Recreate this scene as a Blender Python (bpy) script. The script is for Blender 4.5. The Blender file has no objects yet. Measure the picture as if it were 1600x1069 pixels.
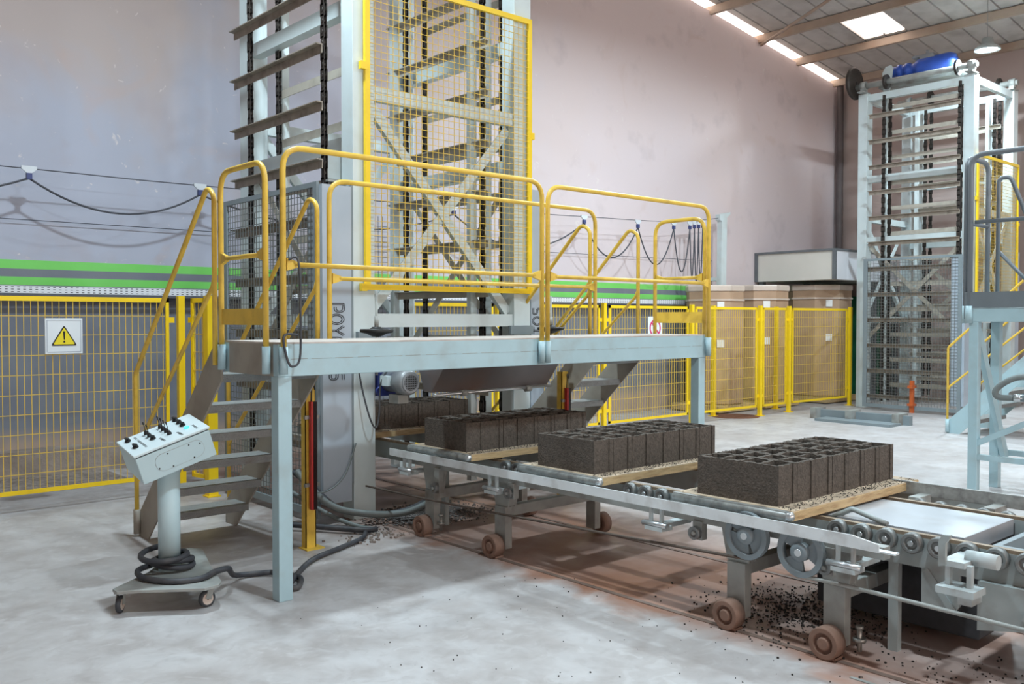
import bpy, math, random
from mathutils import Vector, Matrix
random.seed(7)
S = bpy.context.scene
COL = S.collection
PI = math.pi

# ------------------------------------------------------------------ camera
cam_d = bpy.data.cameras.new('camera'); cam = bpy.data.objects.new('camera', cam_d); COL.objects.link(cam)
cam.location = (0, 0, 1.6)
cam.rotation_euler = (PI/2 - math.radians(1.452), 0, math.radians(48.456) - PI/2)
cam_d.sensor_width = 36; cam_d.lens = 1418/1600*36; cam_d.clip_end = 200
S.camera = cam
# ------------------------------------------------------------------ world, exposure
w = bpy.data.worlds.new('sky'); S.world = w; w.use_nodes = True
bg = w.node_tree.nodes['Background']; bg.inputs[0].default_value = (1.0, 0.84, 0.75, 1); bg.inputs[1].default_value = 2.9
S.view_settings.view_transform = 'Standard'; S.view_settings.look = 'None'
S.view_settings.gamma = 1; S.view_settings.use_curve_mapping = False
S.view_settings.exposure = 0.22
LAMP_COL = (0.76, 0.92, 1.0); LAMP_W = 215
LAMPS = [(2.7, 5.9, 6.35), (9.2, 6.3, 6.35), (3.0, 0.6, 6.35), (8.4, 0.6, 6.35), (12.6, 5.0, 6.5)]

# ------------------------------------------------------------------ materials
def lin(c):
    return tuple(((x/255)/12.92 if x/255 <= .04045 else ((x/255+.055)/1.055)**2.4) for x in c)
MATS = {}
def mat(name, c, rough=.5, metal=0, var=.10, scale=5, dirt=None, damt=.45, dscale=3, bump=0, bscale=60, emit=None, stretch=None):
    m = bpy.data.materials.new(name); m.use_nodes = True
    nt = m.node_tree; N = nt.nodes; L = nt.links; b = N['Principled BSDF']
    b.inputs['Roughness'].default_value = rough; b.inputs['Metallic'].default_value = metal
    geo = N.new('ShaderNodeNewGeometry')
    pos = geo.outputs['Position']
    if stretch:
        vm = N.new('ShaderNodeVectorMath'); vm.operation = 'MULTIPLY'; vm.inputs[1].default_value = stretch
        L.new(pos, vm.inputs[0]); pos = vm.outputs[0]
    def noise(s, d=4):
        n = N.new('ShaderNodeTexNoise'); n.inputs['Scale'].default_value = s; n.inputs['Detail'].default_value = d
        L.new(pos, n.inputs['Vector']); return n.outputs['Fac']
    def ramp(sock, a, bb):
        r = N.new('ShaderNodeMapRange'); r.inputs[1].default_value = a; r.inputs[2].default_value = bb; L.new(sock, r.inputs[0]); return r.outputs[0]
    def mix(f, A, B):
        x = N.new('ShaderNodeMix'); x.data_type = 'RGBA'
        if hasattr(f, 'node'): L.new(f, x.inputs[0])
        else: x.inputs[0].default_value = f
        for s, i in ((A, 6), (B, 7)):
            if hasattr(s, 'node'): L.new(s, x.inputs[i])
            else: x.inputs[i].default_value = (*s, 1)
        return x.outputs[2]
    cl = lin(c)
    dk = tuple(v*(1-var) for v in cl); lt = tuple(min(1, v*(1+var)) for v in cl)
    out = mix(ramp(noise(scale), .3, .7), dk, lt)
    if dirt:
        f = ramp(noise(dscale, 6), .5, .72)
        mu = N.new('ShaderNodeMath'); mu.operation = 'MULTIPLY'; mu.inputs[1].default_value = damt; L.new(f, mu.inputs[0])
        out = mix(mu.outputs[0], out, lin(dirt))
    L.new(out, b.inputs['Base Color'])
    if bump:
        bp = N.new('ShaderNodeBump'); bp.inputs['Strength'].default_value = bump; bp.inputs['Distance'].default_value = .02
        L.new(noise(bscale, 3), bp.inputs['Height']); L.new(bp.outputs[0], b.inputs['Normal'])
    if emit:
        b.inputs['Emission Color'].default_value = (*lin(emit[0]), 1); b.inputs['Emission Strength'].default_value = emit[1]
    MATS[name] = m
    return m

mat('pale_steel', (168, 196, 204), .42, 0, .05, 4, (150, 150, 145), .35, 5)
mat('deck_steel', (196, 188, 182), .6, 0, .12, 6, (120, 100, 90), .5, 4)
mat('stair_steel', (158, 152, 142), .55, 0, .08, 5, (120, 108, 96), .5, 4)
mat('tread_steel', (150, 154, 154), .5, .2, .12, 9, (115, 105, 95), .5, 9, .6, 130)
mat('rail_yellow', (228, 190, 76), .42, 0, .08, 8, (150, 105, 40), .35, 10)
mat('fence_yellow', (246, 208, 28), .42, 0, .05, 5)
mat('mesh_yellow', (226, 190, 74), .5, 0, .05, 5)
mat('rope', (92, 80, 72), .6, .2, .2, 30)
mat('track', (122, 102, 92), .6, .2, .2, 8)
mat('chain_worn', (150, 132, 112), .5, .4, .2, 20)
mat('tower_white', (204, 216, 218), .42, 0, .04, 4, (170, 165, 155), .35, 3)
mat('guard_grey', (128, 140, 146), .45, 0, .05, 5)
mat('wire_grey', (118, 122, 122), .45, .3, .05, 5)
mat('cover_grey', (172, 184, 196), .38, 0, .04, 4)
mat('chain_dark', (58, 52, 48), .55, .4, .25, 30)
mat('finger_steel', (152, 142, 130), .5, .1, .15, 8, (88, 78, 70), .6, 10)
mat('finger_pale', (186, 180, 168), .5, .1, .1, 6, (120, 108, 96), .5, 6)
mat('black', (26, 26, 28), .5)
mat('black_print', (40, 42, 46), .6)
mat('rubber', (62, 64, 68), .65, 0, .15, 20)
mat('cable', (58, 60, 66), .6, 0, .15, 15, (110, 105, 100), .4, 8)
mat('hose_grey', (110, 118, 118), .6, 0, .1, 15)
mat('console_paint', (214, 230, 234), .38, 0, .02, 4)
mat('console_side', (190, 214, 220), .38, 0, .02, 4)
mat('cyan_light', (90, 210, 235), .3, 0, .02, 4, emit=((70, 200, 240), .8))
mat('worn_grey', (156, 159, 156), .55, .1, .12, 8, (104, 88, 76), .6, 5)
mat('conveyor_grey', (162, 171, 171), .5, .1, .1, 7, (112, 92, 78), .55, 5)
mat('bar_pale', (230, 237, 240), .42, 0, .06, 6, (140, 130, 122), .4, 7)
mat('bracket_pale', (188, 198, 200), .45, 0, .08, 8, (132, 112, 98), .5, 9)
mat('roller_steel', (134, 138, 138), .42, .4, .12, 18, (110, 82, 66), .5, 20)
mat('rust', (116, 76, 56), .75, .1, .25, 18)
mat('dusty_wheel', (132, 104, 90), .75, 0, .15, 14, (104, 76, 62), .6, 10)
mat('bolt', (150, 150, 146), .35, .8)
mat('worn_strip', (164, 166, 164), .42, .3, .2, 25, (84, 80, 76), .6, 16)
mat('bright_steel', (206, 210, 212), .28, .7, .05, 20)
mat('block', (88, 80, 73), .95, 0, .22, 45, (48, 44, 40), .55, 70, .35, 90)
mat('crumb', (52, 48, 45), .95, 0, .3, 60)
mat('wood', (196, 170, 128), .7, 0, .14, 5, (150, 112, 72), .6, 6, .2, 40, stretch=(1.5, 12, 12))
mat('wood_top', (190, 170, 146), .8, 0, .2, 9, (92, 80, 70), .8, 14, .3, 50)
mat('red_case', (186, 44, 40), .35)
mat('sensor_black', (36, 20, 22), .2)
mat('motor_grey', (150, 154, 158), .42, .3)
mat('gear_blue', (44, 58, 128), .45, 0, .12, 10)
mat('motor_blue', (48, 84, 176), .42, 0, .1, 10)
mat('trough_steel', (124, 118, 118), .45, .3, .1, 3, (128, 94, 78), .6, 2)
mat('sign_white', (226, 234, 240), .4, 0, .02)
mat('sign_line', (150, 160, 176), .5, 0, .02)
mat('sign_yellow', (238, 218, 40), .45, 0, .02)
mat('sign_red', (206, 50, 110), .45, 0, .02)
mat('rail_grey', (112, 118, 124), .42, 0, .05)
mat('kick_grey', (110, 118, 124), .45, 0, .05)
mat('carton', (180, 150, 124), .7, 0, .10, 3, (200, 170, 146), .5, 2)
mat('carton_wrap', (206, 190, 178), .35, 0, .08, 4)
mat('paper', (236, 236, 234), .6, 0, .02)
mat('cabin_panel', (214, 210, 202), .5, 0, .03, 2)
mat('cabin_white', (234, 236, 242), .45, 0, .03, 2)
mat('cabin_trim', (104, 108, 112), .5)
mat('green_paint', (34, 118, 84), .5, 0, .1)
mat('orange_paint', (198, 98, 48), .5, 0, .1)
mat('roof_sheet', (196, 192, 188), .5, .1, .10, 2.5, (120, 112, 106), .4, 2)
mat('purlin', (176, 158, 142), .55, .1, .1, 4, (150, 112, 86), .5, 2)
mat('column_dark', (96, 88, 88), .6)
mat('curb', (150, 138, 130), .9, 0, .2, 5, (120, 96, 80), .6, 4, .4, 30)
mat('rubble', (146, 134, 126), .95, 0, .35, 22, (100, 84, 74), .6, 12, .8, 50)
mat('gravel', (108, 104, 102), .95, 0, .3, 40)
mat('plate_grey', (180, 184, 190), .35, .3, .06, 5, (150, 140, 134), .4, 4)
mat('festoon_dark', (70, 72, 80), .6)
mat('trolley_white', (210, 216, 222), .4)
mat('clip_blue', (60, 70, 120), .5)

def node_mat(name, rough):
    m = bpy.data.materials.new(name); m.use_nodes = True; MATS[name] = m
    b = m.node_tree.nodes['Principled BSDF']; b.inputs['Roughness'].default_value = rough
    return m, m.node_tree.nodes, m.node_tree.links, b
class NT:
    def __init__(s, N, L): s.N = N; s.L = L
    def val(s, x, sock):
        if hasattr(x, 'node'): s.L.new(x, sock)
        else: sock.default_value = x
    def math(s, op, a, b=0.):
        n = s.N.new('ShaderNodeMath'); n.operation = op; s.val(a, n.inputs[0]); s.val(b, n.inputs[1]); return n.outputs[0]
    def rng(s, x, a, b, c=0., d=1.):
        n = s.N.new('ShaderNodeMapRange'); s.val(x, n.inputs[0])
        for i, v in enumerate((a, b, c, d)): n.inputs[i+1].default_value = v
        return n.outputs[0]
    def noise(s, vec, sc, det=4, dist=0.):
        n = s.N.new('ShaderNodeTexNoise'); n.inputs['Scale'].default_value = sc; n.inputs['Detail'].default_value = det; n.inputs['Distortion'].default_value = dist
        s.L.new(vec, n.inputs['Vector']); return n.outputs['Fac']
    def mix(s, f, A, B):
        x = s.N.new('ShaderNodeMix'); x.data_type = 'RGBA'; s.val(f, x.inputs[0])
        for c, i in ((A, 6), (B, 7)):
            if hasattr(c, 'node'): s.L.new(c, x.inputs[i])
            else: x.inputs[i].default_value = (*lin(c), 1)
        return x.outputs[2]

# wall paint: slate below, two green bands, dusty plaster with painted light above
m, N, L, b = node_mat('wall_paint', .8); T = NT(N, L)
geo = N.new('ShaderNodeNewGeometry'); P = geo.outputs['Position']
sx = N.new('ShaderNodeSeparateXYZ'); L.new(P, sx.inputs[0]); Z = sx.outputs[2]
n1 = T.noise(P, .45, 6, .6); n2 = T.noise(P, 2.2, 6); n3 = T.noise(P, 12, 3)
plaster = T.mix(T.rng(T.math('ADD', n1, T.rng(Z, 2.5, 6.5, -.22, .22)), .38, .62), (174, 178, 194), (184, 172, 170))  # bluish low, pinkish high: cool lamp and warm ambient light painted in
plaster = T.mix(T.rng(sx.outputs[0], 4.5, 11, 0, .8), plaster, (224, 208, 208))  # paler and pinker to the right: brighter warm light put into the colour
plaster = T.mix(T.rng(n2, .58, .75, 0, .3), plaster, (172, 160, 164))
n4 = T.noise(P, 1.1, 8, 1.5); plaster = T.mix(T.rng(n4, .62, .78, 0, .3), plaster, (196, 166, 152))
n5 = T.noise(P, 5.5, 4, 2.0); plaster = T.mix(T.rng(n5, .69, .73, 0, .6), plaster, (222, 214, 212))
plaster = T.mix(T.rng(n3, .68, .75, 0, .5), plaster, (206, 196, 192))
slate = T.mix(T.rng(n2, .35, .7), (112, 116, 128), (126, 130, 138))
green = T.mix(T.rng(n2, .4, .7), (118, 206, 98), (128, 212, 110))
low = T.mix(T.rng(T.math('ADD', Z, T.math('MULTIPLY', n2, .25)), .42, .62), (164, 146, 134), slate)
def band(z): return T.math('GREATER_THAN', Z, z)
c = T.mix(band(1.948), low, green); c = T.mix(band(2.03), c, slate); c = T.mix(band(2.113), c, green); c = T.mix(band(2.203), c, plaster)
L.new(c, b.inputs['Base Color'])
bp = N.new('ShaderNodeBump'); bp.inputs['Strength'].default_value = .12; L.new(n2, bp.inputs['Height']); L.new(bp.outputs[0], b.inputs['Normal'])
# plain dusty plaster for the other walls
mat('plaster', (186, 168, 162), .85, 0, .08, .8, (160, 146, 142), .5, .6)
# floor: pale power-floated concrete, worn clouds, red-brown dust and painted shade by the tracks
m, N, L, b = node_mat('floor_concrete', .45); T = NT(N, L)
geo = N.new('ShaderNodeNewGeometry'); P = geo.outputs['Position']
sx = N.new('ShaderNodeSeparateXYZ'); L.new(P, sx.inputs[0]); X, Y = sx.outputs[0], sx.outputs[1]
n1 = T.noise(P, .7, 6, .8); n2 = T.noise(P, 3.2, 8, .4); n3 = T.noise(P, 24, 3)
c = T.mix(T.rng(n1, .35, .65), (178, 173, 172), (198, 196, 197))
c = T.mix(T.rng(n2, .42, .66, 0, .7), c, (158, 150, 147))
n6 = T.noise(P, 9, 6, 1.2); c = T.mix(T.rng(n6, .52, .7, 0, .3), c, (150, 142, 140)); c = T.mix(T.rng(n6, .44, .3, 0, .35), c, (206, 205, 206))
c = T.mix(T.rng(n3, .66, .78, 0, .35), c, (150, 142, 138))
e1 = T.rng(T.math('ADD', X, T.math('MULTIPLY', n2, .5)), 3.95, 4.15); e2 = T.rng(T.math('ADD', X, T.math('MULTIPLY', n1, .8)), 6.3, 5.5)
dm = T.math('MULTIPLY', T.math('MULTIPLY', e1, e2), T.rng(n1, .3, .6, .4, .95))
c = T.mix(dm, c, (156, 108, 84))  # dust tone, deepened with the reddish shade under the conveyor
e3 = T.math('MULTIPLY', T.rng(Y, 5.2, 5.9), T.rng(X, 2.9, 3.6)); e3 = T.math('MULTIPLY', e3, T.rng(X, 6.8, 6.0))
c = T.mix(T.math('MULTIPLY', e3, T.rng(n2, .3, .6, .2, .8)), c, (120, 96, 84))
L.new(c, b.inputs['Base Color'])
L.new(T.rng(n2, .3, .7, .34, .6), b.inputs['Roughness'])
bp = N.new('ShaderNodeBump'); bp.inputs['Strength'].default_value = .06; L.new(n3, bp.inputs['Height']); L.new(bp.outputs[0], b.inputs['Normal'])
# perforated cable tray sheet
m, N, L, b = node_mat('perforated_sheet', .4); T = NT(N, L)
geo = N.new('ShaderNodeNewGeometry'); sx = N.new('ShaderNodeSeparateXYZ'); L.new(geo.outputs['Position'], sx.inputs[0])
fx = T.math('FRACT', T.math('MULTIPLY', sx.outputs[0], 18.0)); fz = T.math('FRACT', T.math('MULTIPLY', T.math('SUBTRACT', sx.outputs[2], 1.862), 40.0))
hole = T.math('MULTIPLY', T.math('LESS_THAN', fx, .45), T.math('LESS_THAN', T.math('ABSOLUTE', T.math('SUBTRACT', fz, .5)), .17))
L.new(T.mix(hole, (226, 230, 236), (90, 92, 100)), b.inputs['Base Color'])
# translucent skylight sheet
m = bpy.data.materials.new('skylight_sheet'); m.use_nodes = True; MATS['skylight_sheet'] = m
N = m.node_tree.nodes; L = m.node_tree.links; N.remove(N['Principled BSDF'])
tr = N.new('ShaderNodeBsdfTranslucent'); tr.inputs[0].default_value = (.95, .95, .95, 1); tp = N.new('ShaderNodeBsdfTransparent'); mx = N.new('ShaderNodeMixShader'); mx.inputs[0].default_value = .6
L.new(tr.outputs[0], mx.inputs[1]); L.new(tp.outputs[0], mx.inputs[2]); L.new(mx.outputs[0], N['Material Output'].inputs[0])
# lamp lens
m = bpy.data.materials.new('lamp_lens'); m.use_nodes = True; MATS['lamp_lens'] = m
b = m.node_tree.nodes['Principled BSDF']; b.inputs['Emission Color'].default_value = (.55, .85, 1, 1); b.inputs['Emission Strength'].default_value = 30

# ------------------------------------------------------------------ mesh helpers
class MB:
    def __init__(s): s.v = []; s.f = []; s.sm = []
    def add(s, vs, fs, smooth=False):
        o = len(s.v); s.v += [Vector(p) for p in vs]
        for q in fs: s.f.append([i+o for i in q]); s.sm.append(smooth)
        return s
    def box(s, x0, x1, y0, y1, z0, z1):
        return s.add([(x0,y0,z0),(x1,y0,z0),(x1,y1,z0),(x0,y1,z0),(x0,y0,z1),(x1,y0,z1),(x1,y1,z1),(x0,y1,z1)],
                     [(0,3,2,1),(4,5,6,7),(0,1,5,4),(1,2,6,5),(2,3,7,6),(3,0,4,7)])
    def bar(s, p, q, w, h, up=(0,0,1)):
        p = Vector(p); q = Vector(q); d = (q-p).normalized(); u = Vector(up)
        if abs(d.dot(u)) > .99: u = Vector((1,0,0))
        a = d.cross(u).normalized(); b = a.cross(d).normalized(); a = a*w/2; b = b*h/2
        return s.add([p-a-b,p+a-b,p+a+b,p-a+b,q-a-b,q+a-b,q+a+b,q-a+b],[(0,1,2,3),(7,6,5,4),(0,4,5,1),(1,5,6,2),(2,6,7,3),(3,7,4,0)])
    def tube(s, pts, r, n=10, closed=False):
        pts = [Vector(p) for p in pts]; k = len(pts); rings = []; prev = None
        for i, p in enumerate(pts):
            if closed: d = pts[(i+1) % k]-pts[i-1]
            else: d = pts[min(i+1,k-1)]-pts[max(i-1,0)]
            d.normalize()
            if prev is None:
                u = Vector((0,0,1)) if abs(d.z) < .9 else Vector((1,0,0)); a = d.cross(u).normalized()
            else:
                a = prev - d*prev.dot(d); a.normalize()
            prev = a; b = d.cross(a)
            rings.append([p + (a*math.cos(2*PI*j/n)+b*math.sin(2*PI*j/n))*r for j in range(n)])
        o = len(s.v)
        for rg in rings: s.v += rg
        for i in range(k if closed else k-1):
            i2 = (i+1) % k
            for j in range(n):
                s.f.append([o+i*n+j, o+i*n+(j+1)%n, o+i2*n+(j+1)%n, o+i2*n+j]); s.sm.append(True)
        if not closed:
            s.f.append([o+j for j in range(n)][::-1]); s.sm.append(False)
            s.f.append([o+(k-1)*n+j for j in range(n)]); s.sm.append(False)
        return s
    def cyl(s, p, q, r, n=20, r2=None):
        p = Vector(p); q = Vector(q); return s.lathe(p, q-p, [(0,0),(r,0),(r if r2 is None else r2,(q-p).length),(0,(q-p).length)], n)
    def lathe(s, c, axis, prof, n=24, closed=False):
        c = Vector(c); d = Vector(axis).normalized(); u = Vector((0,0,1)) if abs(d.z) < .9 else Vector((1,0,0))
        a = d.cross(u).normalized(); b = d.cross(a); o = len(s.v); k = len(prof)
        for r, t in prof:
            for j in range(n): s.v.append(c + d*t + (a*math.cos(2*PI*j/n)+b*math.sin(2*PI*j/n))*max(r, 1e-4))
        for i in range(k if closed else k-1):
            i2 = (i+1) % k
            flat = abs(prof[i][1]-prof[i2][1]) < 1e-6
            for j in range(n):
                s.f.append([o+i*n+j, o+i2*n+j, o+i2*n+(j+1)%n, o+i*n+(j+1)%n]); s.sm.append(not flat)
        return s
    def prism(s, poly, axis, t0, t1):
        k = len(poly)
        def P(a, b, t): return {'x': (t,a,b), 'y': (a,t,b), 'z': (a,b,t)}[axis]
        vs = [P(a,b,t0) for a, b in poly]+[P(a,b,t1) for a, b in poly]
        fs = [list(range(k))[::-1], list(range(k,2*k))]+[(i,(i+1)%k,(i+1)%k+k,i+k) for i in range(k)]
        return s.add(vs, fs)
    def build(s, name, mt, parent=None, loc=None, bev=0):
        o_ = Vector(loc) if loc is not None else Vector((0,0,0))
        org = Vector(parent['_o']) if (parent is not None and '_o' in parent) else Vector((0,0,0))
        me = bpy.data.meshes.new(name)
        me.from_pydata([tuple(p - org - o_) for p in s.v], [], s.f)
        me.polygons.foreach_set('use_smooth', s.sm)
        me.materials.append(MATS[mt]); me.update()
        import bmesh
        bm = bmesh.new(); bm.from_mesh(me); bmesh.ops.recalc_face_normals(bm, faces=bm.faces); bm.to_mesh(me); bm.free()
        ob = bpy.data.objects.new(name, me); COL.objects.link(ob); ob.location = o_
        if parent is not None: ob.parent = parent
        ob['_o'] = tuple(org + o_)
        if bev:
            md = ob.modifiers.new('bevel', 'BEVEL'); md.width = bev; md.segments = 2; md.limit_method = 'ANGLE'; md.angle_limit = math.radians(50)
        return ob
def thing(name, label, cat, loc, group=None, parent=None):
    o = bpy.data.objects.new(name, None); COL.objects.link(o); o.location = loc; o['_o'] = tuple(loc)
    o.empty_display_size = .1
    return tag(o, label, cat, group)
def tag(o, label, cat, group=None):
    o['label'] = label; o['category'] = cat
    if group: o['group'] = group
    return o
def stuff(o): o['kind'] = 'stuff'; return o
def struct(o): o['kind'] = 'structure'; return o
def copy_part(o, parent, loc):
    c = o.copy(); COL.objects.link(c); c.parent = parent; c.location = loc
    return c
def fillet(pts, r, seg=6):
    pts = [Vector(p) for p in pts]; out = [pts[0]]
    for i in range(1, len(pts)-1):
        p, a, b = pts[i], pts[i-1], pts[i+1]
        d1 = (a-p).normalized(); d2 = (b-p).normalized(); ang = d1.angle(d2)
        t = min(r/math.tan(ang/2), (a-p).length*.49, (b-p).length*.49)
        s, e = p+d1*t, p+d2*t
        for k in range(seg+1):
            u = k/seg; out.append(s*(1-u)**2 + p*2*u*(1-u) + e*u**2)
    out.append(pts[-1]); return out
def catmull(pts, seg=8):
    pts = [Vector(p) for p in pts]; out = []
    for i in range(len(pts)-1):
        p0, p1, p2, p3 = pts[max(i-1,0)], pts[i], pts[i+1], pts[min(i+2,len(pts)-1)]
        for k in range(seg):
            t = k/seg
            out.append(.5*((2*p1)+(p2-p0)*t+(2*p0-5*p1+4*p2-p3)*t*t+(3*p1-p0-3*p2+p3)*t**3))
    out.append(pts[-1]); return out
def wires(mb, o, a, b, na, nb, r):
    """welded wire grid from corner o along vectors a and b; na, nb = number of cells"""
    o, a, b = Vector(o), Vector(a), Vector(b); nrm = a.cross(b).normalized()
    for i in range(1, na): p = o + a*(i/na); mb.bar(p, p+b, r*2, r*2, nrm)
    for i in range(1, nb): p = o + b*(i/nb) + nrm*r*1.4; mb.bar(p, p+a, r*2, r*2, nrm)
    return mb
ORD = ['first','second','third','fourth','fifth','sixth','seventh']

# ------------------------------------------------------------------ setting
def zroof(x): return 7.37 - .131*(x-13.41)
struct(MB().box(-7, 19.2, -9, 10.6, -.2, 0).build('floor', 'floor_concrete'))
top = [(-7, zroof(-7)), (18.75, zroof(18.75))]
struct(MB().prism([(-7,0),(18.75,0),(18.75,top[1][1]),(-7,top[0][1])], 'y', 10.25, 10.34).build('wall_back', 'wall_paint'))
struct(MB().box(18.62, 18.85, -9, 10.5, 0, zroof(18.7)+.02).build('wall_right', 'plaster'))
struct(MB().box(-7.2, -7, -9, 10.5, 0, zroof(-7)+.1).build('wall_left', 'plaster'))
struct(MB().box(-7, 18.85, -9.2, -9, 0, 1.2).box(-7, 18.85, -9.2, -9, 4.6, 10.2).build('wall_front', 'plaster'))
curb = struct(MB().box(-7, 6.5, 10.02, 10.25, 0, .27).build('baseboard_back', 'curb'))
struct(MB().box(-7, 3.1, 9.1, 10.02, 0, .02).build('trim_1', 'rubble'))
struct(MB().cyl((18.5,10.12,0),(18.5,10.12,6.75),.07,12).build('trim_2', 'column_dark'))
ceil = struct(MB().prism([(-7,zroof(-7)+.1),(12.6,zroof(12.6)+.1),(12.6,zroof(12.6)+.16),(-7,zroof(-7)+.16)], 'y', -9, 10.6).prism([(12.6,zroof(12.6)+.1),(19.2,zroof(19.2)+.1),(19.2,zroof(19.2)+.16),(12.6,zroof(12.6)+.16)], 'y', -9, 2.18).build('ceiling', 'roof_sheet'))
SW = .41
def sheet(x0, x1, y0):
    mb = MB(); prof = [(0,.10),(.006,.135),(.03,.135),(.036,.10),(SW,.10),(SW,.105),(.041,.105),(.035,.14),(.001,.14),(0,.105)]
    mb.add([(x0, y0+a, zroof(x0)+h) for a, h in prof]+[(x1, y0+a, zroof(x1)+h) for a, h in prof],
           [list(range(10))[::-1], list(range(10,20))]+[(i,(i+1)%10,(i+1)%10+10,i+10) for i in range(10)])
    return mb.build('roof_sheet', 'roof_sheet', ceil)
first = sheet(12.6, 19.2, 2.18)
for i in range(1, 20):
    y0 = 2.18 + SW*i
    if i in (14, 15):
        sheet(12.6, 15.7, y0); sheet(16.87, 19.2, y0)
    elif i == 19: SW = .17; sheet(12.6, 19.2, y0); SW = .41
    else: copy_part(first, ceil, (0, SW*i, 0))
MB().prism([(15.68,zroof(15.68)+.13),(16.89,zroof(16.89)+.13),(16.89,zroof(16.89)+.135),(15.68,zroof(15.68)+.135)], 'y', 7.9, 8.76).build('skylight_panel', 'skylight_sheet', ceil)
for i, x in enumerate((12.4, 14.0, 15.58, 16.98, 18.45)):
    z = zroof(x)
    struct(MB().box(x-.04, x+.04, -9, 10.55, z-.06, z+.085).build('trim_%d' % (3+i), 'purlin'))
struct(MB().tube([(15.58,10.2,6.98),(14.1,7.3,7.15),(12.5,4.2,7.35)], .03, 8).build('trim_8', 'purlin'))

# cable tray and festoon line on the back wall
t = thing('cable_tray', 'white perforated cable tray running under the green wall bands', 'cable tray', (6, 10.1, 1.86))
MB().box(-7, 13.5, 10.13, 10.14, 1.862, 1.935).build('tray_side', 'perforated_sheet', t)
MB().box(-7, 13.5, 10.13, 10.248, 1.852, 1.862).build('tray_floor', 'cabin_trim', t)
MB().tube([(-7,10.11,1.835),(13.5,10.11,1.835)], .02, 8).build('conduit', 'festoon_dark', t)
t = thing('festoon_line', 'long steel wire along the wall carrying hanging cable loops', 'cable line', (8, 9.9, 3.0))
wp = [(-1.5,9.9,3.08),(2.4,9.9,3.085),(4.1,9.9,3.085),(8,9.9,3.14),(10.3,9.9,3.2),(12.5,9.9,3.28),(14.05,9.9,3.47)]
MB().tube(catmull(wp,6), .006, 6).build('wire', 'festoon_dark', t)
MB().tube([(-1.5,10.2,2.6),(8,10.2,2.62),(14,10.2,2.68)], .004, 5).build('guy_wire', 'festoon_dark', t)
trx = [(-.4,3.08),(2.4,3.08),(4.13,3.075),(7.7,3.13),(10.28,3.19),(11.56,3.21),(12.5,3.25),(12.95,3.28),(13.08,3.30),(13.2,3.31),(13.32,3.33)]
for x, z in trx:
    tr_ = MB().prism([(x-.07,z+.03),(x+.07,z+.03),(x+.07,z),(x+.02,z-.04),(x-.02,z-.04),(x-.07,z)], 'y', 9.89, 9.91).build('trolley', 'trolley_white', t)
    MB().box(x-.025, x+.025, 9.88, 9.92, z-.10, z-.04).build('cable_clip', 'clip_blue', tr_)
for i in range(len(trx)-1):
    (x0,z0),(x1,z1) = trx[i], trx[i+1]; sag = [.30,.28,.3,.42,.52,.62,.75,.85,.95,.9][i]
    pts = []
    for k in range(19):
        u = k/18; pts.append((x0+(x1-x0)*u, 9.9, z0+(z1-z0)*u-.09-sag*(1-(2*u-1)**2)))
    MB().tube(pts, .011, 6).build('cable_loop', 'festoon_dark', t)
MB().prism([(13.82,2.22),(13.98,2.22),(14.0,3.46),(14.1,3.52),(14.1,3.56),(13.78,3.5),(13.78,3.4),(13.84,3.38)], 'y', 9.86, 9.96).box(13.82,13.98,9.96,10.25,2.3,2.36).build('end_bracket', 'tower_white', t)

# ------------------------------------------------------------------ yellow mesh fences
def post(x, y, label, h=1.82, w=.06, grp=None, r=0):
    t = thing('fence_post', label, 'post', (x,y,0), grp)
    MB().box(x-w/2, x+w/2, y-w/2, y+w/2, 0, h).build('shaft', 'fence_yellow', t, bev=.003)
    MB().box(x-.06, x+.06, y-.06, y+.06, 0, .012).build('base_plate', 'fence_yellow', t)
    return t
def panel(p, q, label, z0=.15, z1=1.79, cell=.055, grp=None, cz=.165):
    p = Vector((*p,0)); q = Vector((*q,0)); d = (q-p); Ln = d.length; d.normalize(); Z = Vector((0,0,1))
    t = thing('mesh_fence', label, 'fence', tuple(p+Vector((0,0,z0))), grp)
    f = MB(); n = d.cross(Z)
    f.bar(p+Z*(z0+.015), q+Z*(z0+.015), .02, .035); f.bar(p+Z*(z1-.02), q+Z*(z1-.02), .02, .04)
    f.bar(p+d*.015+Z*z0, p+d*.015+Z*z1, .03, .02, n); f.bar(q-d*.015+Z*z0, q-d*.015+Z*z1, .03, .02, n)
    f.build('frame', 'fence_yellow', t)
    g = MB(); wires(g, p+Z*z0, d*Ln, Z*(z1-z0), max(2, round(Ln/cell)), round((z1-z0)/cz), .0026)
    stuff(g.build('wire_mesh', 'mesh_yellow', t))
    for e, s in ((p, -1), (q, 1)):
        for z in (z0+.18, z1-.2): MB().bar(e+Z*z, e+d*s*.05+Z*z, .012, .05).build('clip', 'fence_yellow', t)
    return t
panel((-2.6,8.28), (.32,8.28), 'yellow mesh fence panel at the far left edge of the picture')
post(.4,8.28,'yellow fence post at the left edge of the picture')
panel((.48,8.28), (3.15,8.28), 'wide yellow mesh fence panel carrying the warning triangle sign')
post(3.26,8.28,'slim yellow fence post right of the warning sign panel', 1.81)
panel((3.33,8.2), (3.37,7.98), 'narrow yellow mesh fence panel seen edge-on behind the stair handrail', cell=.05)
post(3.38,7.9,'thick yellow fence post behind the left stair', 1.81, .09)
post(7.3,8.5,'yellow fence post hidden beside the lift tower')
post(9.22,8.5,'yellow fence post seen under the platform, right of the lift tower')
post(11.18,8.5,'yellow fence post seen beside the right leg of the platform')
post(12.98,8.48,'yellow fence post standing beside the dark floor cover', 1.82)
post(13.88,8.5,'yellow fence post between the narrow and the wide panel in front of the cartons')
post(15.82,8.42,'last yellow fence post, beside the far lift tower')
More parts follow.
